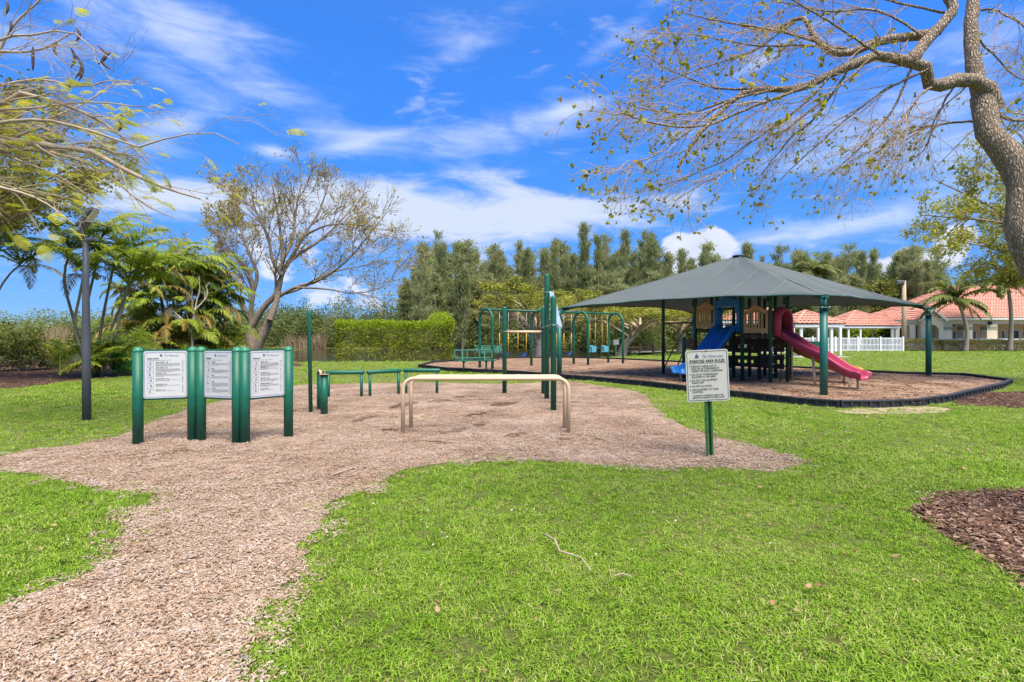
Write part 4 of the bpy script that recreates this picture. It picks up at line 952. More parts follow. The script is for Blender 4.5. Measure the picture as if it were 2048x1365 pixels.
    for xx in (.08, .66): MB().tube(arch(xx), .024, 8).obj('rail', M['ladder'], ac)
    A0, A1 = arch(.08), arch(.66)
    for i in range(1, 14, 2): MB().bar(A0[i], A1[i], .018, 6).obj('rung', M['ladder'], ac)
    MB().bar((-.1, 4.2, 1.78), (0, 2.8, 1.78), .025, 8).obj('brace_bar', M['dkgreen'], root)
    # guard rail seen through the blue hood
    g = MB()
    for x0, y0, x1, y1, z in ((.75, 1.0, .75, 1.85, 1.56), (.75, 1.95, .75, 2.75, 1.61)):
        g.bar((x0, y0, z + .62), (x1, y1, z + .62), .018, 8); g.bar((x0, y0, z + .08), (x1, y1, z + .08), .018, 8)
        for i in range(7): yy = y0 + (y1 - y0) * (i + .5) / 7; g.bar((x0, yy, z + .08), (x0, yy, z + .62), .010, 6)
    g.obj('guard_rail', M['dkgreen'], root)
    for (x, y, z) in ((.02, 1.02, 2.42), (.02, .07, 2.42), (.75, .07, 2.36), (.02, 2.87, 2.42)): MB().box((x - .06, y, z), (.05, .05, .22), bev=.015).obj('post_bracket', M['dkgreen'], root)
playset()
def activity_panel():
    x, y = G(1368, 756.5, MUL); root = empty('activity_panel', (x, y, MUL), R(20), 'small tan activity panel on a green post left of the blue slide', 'play panel')
    MB().lathe(post_mesh(.06, 1.30), n=14).obj('post', M['dkgreen'], root)
    g = MB().box((.22, 0, 1.10), (.36, .10, .30), bev=.02); p = g.obj('panel', M['wood'], root)
    MB().lathe([(.045, 0), (.05, .012), (.03, .018)], n=14).obj('knob', M['yellow'], p, (.26, -.05, 1.06), (R(90), 0, 0))
    MB().lathe(post_mesh(.05, 1.25), n=14).obj('post', M['dkgreen'], root, (.43, .04, 0))
activity_panel()

# ---------------------------------------------------------------- swings
def swings():
    feet = [((957, 735), (987, 738.5)), ((1057.5, 733.5), (1089, 735.5)), ((1144, 729.5), (1173, 731.5)), ((1216, 725.5), (1246, 727))]
    A = [np.array(G((l[0] + r[0]) / 2, (l[1] + r[1]) / 2, MUL)) for l, r in feet]
    a, b = A[0], A[3]; d = (b - a) / np.linalg.norm(b - a); L = np.linalg.norm(b - a); n = np.array([-d[1], d[0]])
    # straight line of arches
    root = empty('swing_set', (a[0], a[1], MUL), math.atan2(d[1], d[0]), 'green arched swing frame with three bays beside the lake', 'swing set')
    s = [0, L * .36, L * .695, L]; H = 2.47; sp = .50
    for x in s:
        P = [(x, sp, -.1), (x, sp, 1.0)] + [(x, sp * math.cos(t), H - sp + sp * math.sin(t)) for t in np.linspace(0, math.pi, 17)] + [(x, -sp, 1.0), (x, -sp, -.1)]
        MB().tube(P, .058, 14).obj('arch', M['green'], root)
    MB().bar((-.1, 0, H - .03), (L + .1, 0, H - .03), .045, 12).obj('top_beam', M['green'], root)
    k = 0
    names = ['first', 'second', 'third', 'fourth']
    base = Matrix.Translation((a[0], a[1], MUL)) @ Matrix.Rotation(math.atan2(d[1], d[0]), 4, 'Z')
    for bay in range(3):
        for f in (.33, .68):
            x = s[bay] + (s[bay + 1] - s[bay]) * f; w = .23; loc = base @ Vector((x, 0, H - .07))
            if bay < 2:
                r_ = empty('belt_swing', loc, math.atan2(d[1], d[0]), 'blue belt swing on yellow-sleeved chains, %s from the left' % names[k], 'swing', 'belt swings')
                drop = 1.78
            else:
                r_ = empty('bucket_swing', loc, math.atan2(d[1], d[0]), 'pale blue toddler bucket swing, %s' % ('nearer the middle arch' if f < .5 else 'next to the right end arch'), 'swing', 'bucket swings')
                drop = 1.62
            for sx in (-1, 1):
                MB().bar((sx * w, 0, 0), (sx * w * .98, 0, -drop * .55), .009, 6).obj('chain', M['chain'], r_)
                MB().bar((sx * w * .98, 0, -drop * .28 if bay == 2 else -drop * .52), (sx * w * .96, 0, -drop), .018, 8).obj('chain_sleeve', M['sleeve'], r_)
            if bay < 2:
                g = MB(); fr = []
                for t in np.linspace(-1, 1, 11): fr.append((Vector((t * w * .97, 0, -drop - .17 * (1 - t * t))), Vector((0, 1, 0)), Vector((-t * .3, 0, 1)).normalized()))
                g.sweep([(-.08, -.012), (.08, -.012), (.08, .012), (-.08, .012)], fr, smooth=False); g.obj('seat', M['seatblue'], r_)
            else:
                r_.scale = (.8, .8, 1); g = MB(); z0 = -drop - .22
                for y0, y1, h0, h1 in ((-.15, -.12, 0, .28), (.12, .15, 0, .32)): g.box((0, (y0 + y1) / 2, z0 + (h0 + h1) / 2), (.36, .03, h1 - h0), bev=.012)
                for sx in (-1, 1): g.box((sx * .18, 0, z0 + .2), (.03, .28, .16), bev=.012)
                g.box((0, 0, z0 + .01), (.34, .28, .05), bev=.02); g.box((0, 0, z0 + .12), (.07, .26, .22), bev=.02)
                g.obj('seat', M['bucket'], r_)
            k += 1
swings()

def bench(px, py, rz, label, solid=False, L=1.5):
    x, y = G(px, py); root = empty('park_bench', (x, y, 0), rz, label, 'bench')
    for sx in (-1, 1):
        xx = sx * L * .3
        MB().tube([(xx, -.30, .44), (xx, .1, .42), (xx, .2, .47), (xx, .27, .65), (xx, .33, .86)], .04, 8).obj('frame', M['green'], root)
        MB().bar((xx, 0, -.05), (xx, 0, .43), .035, 10).obj('leg', M['green'], root)
    def panel(name, c, dims, axis):
        r_ = Matrix.Rotation(axis, 3, 'X'); g = MB(); w, h = dims
        for (px_, pz, dx, dz) in ((0, h / 2, w, .055), (0, -h / 2, w, .055), (w / 2, 0, .055, h), (-w / 2, 0, .055, h)): g.box(Vector(c) + r_ @ Vector((px_, 0, pz)), (dx, .05, dz), rot=r_, bev=.008)
        p = g.obj(name, M['green'], root)
        n = 11 if solid else 2
        for i in range(1, n + 1): MB().box(Vector(c) + r_ @ Vector((-w / 2 + w * i / (n + 1), 0, 0)), (.09 if solid else .04, .014, h - .04), rot=r_).obj('slat', M['green'], p)
        return p
    panel('backrest', (0, .27, .70), (L, .32), R(-16)); panel('seat', (0, -.08, .46), (L, .38), R(86))
    sl = [MB().box((0, -.22 + .07 * i, .468), (L - .06, .035, .01)).obj('slat', M['green'], root) for i in range(5)]
bench(950, 745, R(18), 'open-backed green metal bench at the left end of the black border')
bench(980, 723, R(6), 'far green bench at the water behind the swing set', True)
# ---------------------------------------------------------------- plants: growing tools
def batch_tubes(P, Rr, sides):
    P = np.asarray(P, float); Rr = np.asarray(Rr, float); n, k, _ = P.shape
    T = np.gradient(P, axis=1); T /= np.linalg.norm(T, axis=2)[..., None] + 1e-9
    mt = T.mean(1); ref = np.where(np.abs(mt[:, 2:3]) < .8, np.array([[0, 0, 1.0]]), np.array([[1.0, 0, 0]]))[:, None, :]
    A = np.cross(T, np.broadcast_to(ref, T.shape)); A /= np.linalg.norm(A, axis=2)[..., None] + 1e-9; B = np.cross(T, A)
    th = np.linspace(0, 2 * np.pi, sides, endpoint=False)
    V = P[:, :, None] + Rr[:, :, None, None] * (np.cos(th)[:, None] * A[:, :, None] + np.sin(th)[:, None] * B[:, :, None])
    I = np.arange(n * k * sides).reshape(n, k, sides); J = np.roll(I, -1, 2)
    F = np.stack([I[:, :-1], J[:, :-1], J[:, 1:], I[:, 1:]], -1).reshape(-1, 4)
    return V.reshape(-1, 3), F
class Parts:
    def __init__(s): s.V = []; s.F = []; s.n = 0
    def add(s, V, F):
        s.V.append(V); s.F.append(np.asarray(F) + s.n); s.n += len(V)
    def mesh(s, name, mat, smooth=True, origin=(0, 0, 0)):
        return mesh_np(name, np.concatenate(s.V) - np.array(origin), np.concatenate(s.F), mat, smooth)
def resample(pts, k):
    P = np.asarray(pts, float); n = len(P)
    Q = []
    for i in range(n - 1):
        p0, p1, p2, p3 = P[max(0, i - 1)], P[i], P[i + 1], P[min(n - 1, i + 2)]
        for t in np.arange(12) / 12: Q.append(.5 * ((2 * p1) + (p2 - p0) * t + (2 * p0 - 5 * p1 + 4 * p2 - p3) * t * t + (-p0 + 3 * p1 - 3 * p2 + p3) * t ** 3))
    Q.append(P[-1]); Q = np.array(Q); s = np.r_[0, np.cumsum(np.linalg.norm(np.diff(Q, axis=0), axis=1))]
    u = np.linspace(0, s[-1], k); return np.stack([np.interp(u, s, Q[:, i]) for i in range(Q.shape[1])], 1)
def unit(v): return v / (np.linalg.norm(v, axis=-1)[..., None] + 1e-9)
def rdir(rg, n): return unit(rg.normal(0, 1, (n, 3)))
def grow(rg, P, Rr, n, t0, t1, length, spread, along=1.0, bias=(0, 0, 0), grav=(0, 0, 0), wander=.15, k=6, rk=.55, rmin=.002, taper=.35, tl=.5):
    """n children on every parent path; returns their paths and radii"""
    m, K, _ = P.shape; idx = np.repeat(np.arange(m), n); N = m * n
    t = rg.uniform(t0, t1, N); f = t * (K - 1); i = np.minimum(f.astype(int), K - 2); fr = (f - i)[:, None]
    p = P[idx, i] * (1 - fr) + P[idx, i + 1] * fr; tan = unit(P[idx, i + 1] - P[idx, i])
    r = (Rr[idx, i] * (1 - fr[:, 0]) + Rr[idx, i + 1] * fr[:, 0])
    side = rdir(rg, N); side = unit(side - tan * (side * tan).sum(1)[:, None])
    d = unit(tan * along + side * spread + np.array(bias)); L = length * rg.uniform(.55, 1.25, N) * (1 - tl * t)
    st = L / (k - 1); out = np.zeros((N, k, 3)); out[:, 0] = p
    for j in range(1, k):
        d = unit(d + rg.normal(0, wander, (N, 3)) + np.array(grav) / k); out[:, j] = out[:, j - 1] + d * st[:, None]
    r0 = np.maximum(r * rk, rmin); rad = r0[:, None] * np.linspace(1, taper, k)[None]
    return out, np.maximum(rad, rmin * .8)
def leaves(rg, C, D, L, Wd, fold=False, flat=0.0):
    n = len(C); D = unit(D); N0 = unit(rdir(rg, n) * (1 - flat) + np.array([0, 0, 1.0]) * flat); S = unit(np.cross(D, N0)); Nn = np.cross(S, D); L = L[:, None]; w = Wd[:, None]
    if fold:
        up = Nn * w * .18
        V = np.stack([C, C + D * L * .35 - S * w * .5 + up, C + D * L * .75 - S * w * .4 + up, C + D * L, C + D * L * .75 + S * w * .4 + up, C + D * L * .35 + S * w * .5 + up], 1)
        b = np.arange(n)[:, None] * 6; F = np.concatenate([b + np.array([0, 1, 2, 3]), b + np.array([0, 3, 4, 5])]); return V.reshape(-1, 3), F
    V = np.stack([C, C + D * L * .5 - S * w * .5, C + D * L, C + D * L * .5 + S * w * .5], 1)
    return V.reshape(-1, 3), np.arange(n * 4).reshape(n, 4)
def along(rg, P, n, t0=.3, t1=1.0):
    m, K, _ = P.shape; idx = np.repeat(np.arange(m), n); f = rg.uniform(t0, t1, m * n) * (K - 1); i = np.minimum(f.astype(int), K - 2); fr = (f - i)[:, None]
    return P[idx, i] * (1 - fr) + P[idx, i + 1] * fr, unit(P[idx, i + 1] - P[idx, i])
def pxpath(pts, Y, k=24):
    """surveyed points (direction from the camera) set at their distance Y"""
    Ys = np.interp(np.linspace(0, 1, len(pts)), np.linspace(0, 1, len(Y)), Y) if not np.isscalar(Y) else np.full(len(pts), Y)
    return resample([W(px, py, y) for (px, py), y in zip(pts, Ys)], k)
def radii(k, r0, r1, p=1.0): return r0 + (r1 - r0) * np.linspace(0, 1, k) ** p

# ---------------------------------------------------------------- the tree whose limbs hang in from the right
def right_tree():
    rg = rng_(21); K = 24; wood = Parts(); big = []; base = W(2260, 1085, 3.85); base = (base[0], base[1], 0)
    def limb(pts, Y, r0, r1, sides=10, p=1.0):
        P = pxpath(pts, Y, K); P = P + np.cumsum(rg.normal(0, .004, P.shape), 0) * (np.linspace(0, 1, K)[:, None] > .05); Rr = radii(K, r0, r1, p)
        Rr = Rr * (1 + .06 * np.sin(np.arange(K) * 1.9 + rg.uniform(0, 6)))
        wood.add(*batch_tubes(P[None], Rr[None], sides)); return P, Rr
    limb([(2260, 1120), (2240, 980), (2205, 800), (2140, 650), (2078, 540), (2044, 460), (2042, 380), (2014, 310), (1975, 268), (1968, 225), (1962, 190)], [3.85, 4.0, 4.2], .19, .076, 18, .8)
    # two leaders and the limbs they carry
    limb([(1966, 210), (1952, 150), (1943, 90), (1941, 41), (1945, -20), (1930, -120), (1950, -220)], [4.2, 4.5], .060, .030)
    a = limb([(1978, 250), (1988, 205), (1975, 176), (1945, 158), (1904, 162), (1868, 176), (1862, 160), (1860, 138), (1848, 128), (1813, 120), (1759, 110), (1742, 116), (1668, 145), (1614, 172), (1560, 176), (1502, 178), (1469, 199), (1407, 262), (1360, 330)], [4.2, 4.0, 3.8], .066, .010, 10, .75)
    b = limb([(1821, 121), (1862, 83), (1912, 29), (1900, -10), (1870, -80)], [4.0, 4.1], .045, .03)
    c = limb([(1880, 60), (1854, 70), (1771, 83), (1722, 103), (1668, 112), (1630, 83), (1610, 45), (1589, 45), (1540, 70), (1480, 60)], [4.1, 4.4], .04, .008)
    sub = []
    def br(pts, Y, r0=.010, r1=.003): sub.append(limb(pts, Y, r0, r1, 6))
    br([(1742, 116), (1650, 195), (1560, 262), (1480, 330), (1400, 372), (1345, 405)], [3.85, 3.6]); br([(1668, 145), (1600, 215), (1520, 275), (1440, 330), (1330, 372), (1290, 377)], [3.8, 4.1])
    br([(1614, 172), (1500, 222), (1400, 262), (1300, 252), (1240, 232), (1207, 262)], [3.75, 3.3], .013, .003); br([(1560, 176), (1450, 205), (1360, 230), (1270, 222), (1222, 200)], [3.7, 3.9])
    br([(1829, 124), (1800, 200), (1760, 262), (1700, 322), (1655, 358)], [4.0, 4.2]); br([(1862, 176), (1835, 190), (1800, 240), (1760, 310), (1725, 365)], [3.9, 3.6])
    br([(1968, 245), (1900, 247), (1830, 262), (1760, 292), (1690, 330)], [4.3, 4.6]); br([(1722, 103), (1600, 92), (1480, 90), (1380, 72), (1290, 72)], [4.2, 4.5])
    br([(1630, 83), (1540, 58), (1440, 40), (1350, 15)], [4.3, 4.0]); br([(1589, 45), (1500, 105), (1420, 128), (1330, 168), (1280, 190)], [4.4, 4.7])
    br([(1759, 110), (1690, 60), (1600, 12), (1500, -40)], [3.9, 3.6]); br([(1912, 29), (1800, 10), (1680, -20), (1560, -30)], [4.1, 4.5]); br([(1945, 60), (1990, 110), (2040, 150), (2100, 170)], [4.5, 4.9])
    br([(1943, 20), (2000, 20), (2060, 60), (2120, 80)], [4.5, 4.0]); br([(1960, 200), (2010, 235), (2060, 238), (2120, 220)], [4.3, 4.8], .02); br([(1862, 83), (1760, 30), (1660, 30), (1560, 10), (1450, -10)], [4.05, 4.7])
    br([(1502, 178), (1430, 172), (1350, 142), (1290, 105)], [3.7, 4.3]); br([(1700, 130), (1640, 230), (1570, 290), (1520, 350)], [3.8, 4.4]); br([(1940, 140), (1880, 220), (1850, 300), (1800, 330)], [4.4, 4.9])
    br([(1860, 138), (1770, 180), (1690, 240), (1600, 320), (1560, 360)], [3.95, 4.5]); br([(1469, 199), (1400, 240), (1330, 300), (1270, 330), (1235, 352)], [3.7, 3.4], .011, .003)
    P = np.stack([s[0] for s in sub] + [a[0], c[0]]); Rr = np.stack([s[1] for s in sub] + [a[1], c[1]])
    tw = Parts(); Rr = np.minimum(Rr, .012); t1, r1 = grow(rg, P, Rr, 17, .12, .98, .62, .75, .8, (-.35, 0, -.12), (-.25, 0, -.35), .18, 7, .45, .0022); tw.add(*batch_tubes(t1, r1, 4))
    t2, r2 = grow(rg, t1, r1, 5, .2, 1, .30, .85, .9, (-.18, 0, -.1), (-.1, 0, -.3), .22, 5, .6, .0016); tw.add(*batch_tubes(t2, r2, 3))
    t3, r3 = grow(rg, t2, r2, 1, .3, 1, .14, .9, .9, (0, 0, .05), (0, 0, 0), .2, 4, .7, .0012); tw.add(*batch_tubes(t3, r3, 3))
    root = empty('leaning_tree', base, 0, 'gnarled grey tree at the right edge with drooping nearly bare branches', 'tree')
    link('trunk', wood.mesh('trunk', M['bark_grey'], True, base), root); link('twigs', tw.mesh('twigs', M['bark_twig'], True, base), root)
    tips = np.concatenate([t3[:, -1], t2[:, -1], t1[:, -1]]); dirs = np.concatenate([t3[:, -1] - t3[:, -2], t2[:, -1] - t2[:, -2], t1[:, -1] - t1[:, -2]])
    left = tips[:, 0] < 2.2
    sel = rg.random(len(tips)) < np.where(left, .32, .2); tips, dirs = tips[sel], unit(dirs[sel]); q = np.repeat(np.arange(len(tips)), 4)
    D = unit(dirs[q] * .6 + rdir(rg, len(q)) * .9); big = rg.random(len(tips)) < .05; L = rg.uniform(.018, .036, len(q)) * np.where(big[q], 1.9, 1)
    lv = Parts(); lv.add(*leaves(rg, tips[q], D, L, L * .55, True)); link('foliage', lv.mesh('foliage', M['leaf_right'], False, base), root)
right_tree()

# ---------------------------------------------------------------- feathery tree reaching in from the left
def feather(rg, n, L, mat):
    """a twice-divided leaf: midrib with paired side strips"""
    V = []; F = []; 
    for i in range(n):
        t = (i + 1) / (n + .5); x = t * L; z = .22 * L * (t - t * t) * 2 - .12 * L * t * t; w = L * .36 * math.sin(math.pi * (t * .8 + .16)) ; hw = L * .035
        for s in (-1, 1):
            k = len(V); dx = w * .38; V += [(x - hw, 0, z), (x + hw, 0, z), (x + dx + hw * .6, s * w, z - w * .22), (x + dx - hw * .6, s * w, z - w * .22)]; F.append((k, k + 1, k + 2, k + 3))
    return np.array(V), np.array(F)
def place(V, F, C, D, rg, sc, out, flat=.7):
    """copies of one small shape along directions D"""
    n = len(C); D = unit(D); up = unit(rdir(rg, n) * (1 - flat) + np.array([0, 0, 1.0])); S = unit(np.cross(up, D)); U = np.cross(D, S)
    B = np.stack([D, S, U], 1)                      # rows: local x, y, z
    X = np.einsum('vi,nij->nvj', V, B) * sc[:, None, None] + C[:, None]
    out.add(X.reshape(-1, 3), (F[None] + (np.arange(n) * len(V))[:, None, None]).reshape(-1, F.shape[1]))
def left_tree():
    rg = rng_(33); K = 24; wood = Parts(); Yb = 8.0; base = (-11.2, 8.6, 0.0)
    def limb(P, r0, r1, sides=8): Rr = radii(K, r0, r1); wood.add(*batch_tubes(P[None], Rr[None], sides)); return P, Rr
    limb(resample([(-11.2, 8.6, -.1), (-11.1, 8.6, 1.2), (-10.9, 8.5, 2.4), (-10.4, 8.3, 3.4)], K), .26, .17, 12)
    tr = lambda pts: [(-10.9, 8.5, 2.4), (-10.5, 8.4, 3.2)] + [W(px, py, y) for px, py, y in pts]
    lim = []
    def L_(pts, r0, r1): lim.append(limb(resample(tr(pts), K), r0, r1))
    L_([(-120, 310, 8.2), (0, 287, 8), (60, 284, 8), (120, 297, 8), (180, 302, 7.9), (240, 335, 7.8), (320, 372, 7.7), (400, 398, 7.6)], .12, .012); L_([(-120, 230, 8.3), (0, 212, 8.1), (30, 186, 8.1), (95, 200, 8.2), (160, 222, 8.3), (230, 262, 8.4), (300, 330, 8.5)], .10, .01)
    L_([(-100, 190, 8), (-20, 110, 7.8), (10, 105, 7.7), (80, 100, 7.6), (150, 62, 7.6)], .07, .008); L_([(-100, 150, 7.6), (0, 80, 7.3), (70, 70, 7.2), (140, 62, 7.2), (200, 110, 7.2), (224, 118, 7.2)], .05, .006)
    L_([(-110, 260, 8), (0, 265, 8.6), (60, 250, 8.8), (130, 225, 9), (180, 200, 9.2), (240, 160, 9.4)], .07, .008); L_([(-90, 360, 7.6), (0, 375, 7.3), (80, 400, 7.1), (150, 450, 7)], .06, .007)
    L_([(-80, 330, 8.4), (30, 300, 8.6), (120, 310, 8.8), (200, 340, 9), (290, 410, 9.2), (360, 440, 9.3)], .06, .007); L_([(-90, 280, 7.7), (60, 240, 7.4), (180, 262, 7.2), (285, 296, 7.1), (330, 278, 7.1), (420, 265, 7.1), (480, 290, 7.1)], .05, .005)
    L_([(-90, 220, 8.1), (60, 160, 8.1), (160, 175, 8.1), (230, 160, 8.1), (290, 170, 8.1)], .05, .005); L_([(-90, 300, 8.6), (60, 330, 9.3), (160, 380, 9.6), (230, 450, 9.8)], .05, .006)
    L_([(-90, 250, 8.0), (80, 215, 7.7), (190, 205, 7.6), (300, 215, 7.6), (345, 195, 7.6)], .045, .005); L_([(-60, 200, 8.4), (20, 60, 8.4), (60, 20, 8.4), (110, -30, 8.4)], .06, .01)
    P = np.stack([l[0] for l in lim]); Rr = np.stack([l[1] for l in lim])
    t1, r1 = grow(rg, P, Rr, 11, .3, .97, 1.5, .55, 1.0, (.25, 0, .02), (.3, 0, -.35), .10, 8, .42, .004); wood.add(*batch_tubes(t1, r1, 5))
    t2, r2 = grow(rg, t1, r1, 4, .25, 1, .75, .6, 1.0, (.2, 0, .05), (.1, 0, -.2), .11, 6, .6, .003); wood.add(*batch_tubes(t2, r2, 4))
    t3, r3 = grow(rg, t2, r2, 2, .3, 1, .35, .7, 1.0, (.1, 0, .1), (0, 0, .1), .12, 4, .7, .0022); wood.add(*batch_tubes(t3, r3, 3))
    root = empty('feathery_tree', base, 0, 'pale-limbed tree arching in from the left with feathery yellow-green leaves', 'tree')
    link('trunk', wood.mesh('trunk', M['bark_pale'], True, base), root)
    FV, FF = feather(rg, 11, 1.0, None); lv = Parts()
    C = np.concatenate([t2[:, -1], t3[:, -1]]); D = np.concatenate([t2[:, -1] - t2[:, -2], t3[:, -1] - t3[:, -2]])
    px = CX + C[:, 0] / C[:, 1] * FPX; py = HY - (C[:, 2] - EYE) / C[:, 1] * FPX
    pr = np.where(py > 170, .26, .05) * np.where(px > 330, .7, 1.0); s = rg.random(len(C)) < pr
    C, D = C[s], D[s]; D = unit(unit(D) + np.array([.3, 0, -.1])); place(FV, FF, C, D, rg, rg.uniform(.13, .28, len(C)), lv, .6)
    link('foliage', lv.mesh('foliage', M['leaf_feather'], False, base), root)
    # seed pods hang from the upper twigs
    for i, (px_, py_, y, l, bend) in enumerate(((66, 92, 7.6, .36, 0), (141, 95, 7.5, .30, .06), (150, 110, 7.6, .34, .10), (152, 55, 7.5, .20, .05), (195, 92, 7.3, .26, .12), (222, 105, 7.3, .24, -.12), (12, 0, 8, .22, .03), (20, 40, 7.6, .18, .02), (137, 155, 8, .18, .02), (158, 120, 7.6, .3, .05), (115, 85, 7.8, .2, -.05), (236, 240, 8, .18, .05), (243, 228, 8.1, .10, 0))):
        p = np.array(W(px_, py_, y)); pts = [p + np.array((bend * math.sin(t * 3.1), 0, -l * t)) - np.array(base) for t in np.linspace(0, 1, 7)]
        MB().tube(pts, [.005, .015, .018, .019, .018, .015, .005], 6).obj('seed_pod', M['pod'], root)
left_tree()

# ---------------------------------------------------------------- general trees
def leafy(rg, C, D, smin, smax, asp, flat=0.0, fold=False):
    L = rg.uniform(smin, smax, len(C)); return leaves(rg, C, D, L, L * asp, fold, flat)
def crown_tree(name, base, height, rx, rz, seed, label, cat, leafm, barkm, nl, ls, trunk_h, trunk_r, gaps=.5, group=None, lobes=26, squash=.55, lean=(0, 0)):
    """broad crown: leaf clumps on real limbs"""
    rg = rng_(seed); wood = Parts(); b = np.array(base, float); K = 10
    top = np.array([lean[0] * .15, lean[1] * .15, trunk_h]); P = resample([(0, 0, -.2), top * .5 + [.1, 0, 0], top], K); wood.add(*batch_tubes(P[None], radii(K, trunk_r, trunk_r * .7)[None], 8))
    cz = height - rz; c = np.array([lean[0], lean[1], cz]); u = rdir(rg, lobes); u[:, 2] = np.where(u[:, 2] < -.35, -u[:, 2], u[:, 2]); rad = rg.uniform(.55, 1.0, lobes) ** .6
    ends = c + u * rad[:, None] * np.array([rx, rx, rz]); st = np.repeat(top[None], lobes, 0)
    limbs = np.stack([resample([s, s * .45 + e * .55 + rg.normal(0, rx * .06, 3) + [0, 0, -rz * .06], e], K) for s, e in zip(st, ends)]); rr = np.repeat(radii(K, trunk_r * .38, trunk_r * .06)[None], lobes, 0)
    wood.add(*batch_tubes(limbs, rr, 5))
    t1, r1 = grow(rg, limbs, rr, 6, .45, 1, rx * .32, .9, .7, (0, 0, .12), (0, 0, 0), .2, 5, .5, .008); wood.add(*batch_tubes(t1, r1, 3))
    per = max(1, int(nl / len(t1))); C, D = along(rg, t1, per, .1, 1.05); C = C + rg.normal(0, rx * .055, C.shape) * np.array([1, 1, squash]); lv = Parts(); lv.add(*leafy(rg, C, D * .4 + rdir(rg, len(C)), ls * .7, ls * 1.3, .6))
    root = empty(name, base, 0, label, cat, group); link('trunk', wood.mesh('trunk', barkm), root); link('crown', lv.mesh('crown', leafm, False), root); return root

def big_bare_tree():
    rg = rng_(51); K = 16; wood = Parts(); Y = 34.0; lim = []; base = np.array(W(508, 716, Y)); base[2] = float(gz(base[0], base[1]))
    def limb(pts, Ys, r0, r1, s=8): P = pxpath(pts, Ys, K); P = P + np.cumsum(rg.normal(0, .02, P.shape), 0) * np.linspace(0, 1, K)[:, None]; Rr = radii(K, r0, r1, .8); wood.add(*batch_tubes(P[None], Rr[None], s)); return P, Rr
    limb([(510, 725), (507, 700), (505, 675), (503, 655)], Y, .50, .34, 12); limb([(512, 715), (517, 690), (532, 655), (546, 620)], [Y, Y - .4], .32, .24, 10)
    for pts, ys, r0, r1 in (([(500, 660), (525, 618), (555, 585), (563, 550), (565, 510), (560, 460), (552, 410), (545, 365)], [34, 33], .25, .03), ([(540, 640), (555, 595), (560, 560), (580, 520), (610, 470), (640, 420), (660, 370)], [33.4, 35], .22, .025),
                            ([(548, 600), (590, 575), (640, 560), (690, 525), (730, 480), (770, 430)], [34, 32], .13, .018), ([(556, 590), (600, 578), (660, 545), (720, 530), (780, 510)], [34, 36], .11, .015), ([(503, 660), (502, 620), (506, 585), (498, 545), (470, 510), (440, 470), (410, 440)], [34, 33], .20, .02),
                            ([(506, 585), (515, 550), (505, 520), (490, 480), (480, 430), (470, 390)], [34, 35.5], .15, .02), ([(565, 520), (585, 480), (590, 430), (600, 370), (600, 345)], [33.5, 35], .14, .02), ([(580, 520), (640, 480), (690, 430), (715, 390)], [34.5, 36], .13, .02),
                            ([(563, 550), (545, 520), (535, 470), (510, 420), (500, 370)], [33.4, 32], .14, .02), ([(590, 575), (650, 580), (700, 590), (750, 585), (790, 560)], [33.5, 31], .07, .015), ([(500, 640), (480, 600), (450, 570), (420, 540), (380, 520)], [34, 35], .14, .02),
                            ([(610, 470), (660, 450), (720, 450), (760, 460)], [34.2, 32], .09, .015)): lim.append(limb(pts, ys, r0, r1))
    P = np.stack([l[0] for l in lim]); Rr = np.stack([l[1] for l in lim])
    t1, r1 = grow(rg, P, Rr, 9, .25, .98, 3.4, .62, 1.0, (0, 0, .18), (0, 0, .1), .12, 7, .45, .018); wood.add(*batch_tubes(t1, r1, 5))
    t2, r2 = grow(rg, t1, r1, 8, .2, 1, 1.7, .7, 1.0, (0, 0, .12), (0, 0, 0), .16, 5, .55, .012); wood.add(*batch_tubes(t2, r2, 3))
    t3, r3 = grow(rg, t2, r2, 5, .2, 1, .85, .8, 1.0, (0, 0, .1), (0, 0, 0), .18, 4, .6, .008); wood.add(*batch_tubes(t3, r3, 3))
    C, D = along(rg, t3, 16, .1, 1.0); C = C + rg.normal(0, .08, C.shape); n = hash3(C, .45, 4); leftside = np.clip((0 - (C[:, 0] + 16)) / 6, 0, 1); s = rg.random(len(C)) < np.clip((n - .36) * 2.2, .08, 1) * (.25 + .6 * leftside)
    C, D = C[s], D[s]; lv = Parts(); lv.add(*leafy(rg, C, D + rdir(rg, len(C)), .11, .21, .6))
    root = empty('spreading_tree', base, 0, 'wide spreading half-bare tree with brown leaves and forked trunk behind the boards', 'tree'); link('trunk', wood.mesh('trunk', M['bark_brown'], True, base), root); link('crown', lv.mesh('crown', M['leaf_olive'], False, base), root)
def hash3(C, s, seed):
    return (hashnoise(C[:, 0] + .37 * C[:, 2], C[:, 1] * .6 + C[:, 2], s, seed) + hashnoise(C[:, 0] - C[:, 2] * .8, C[:, 2] + 9, s * 1.9, seed + 1)) / 2
big_bare_tree()

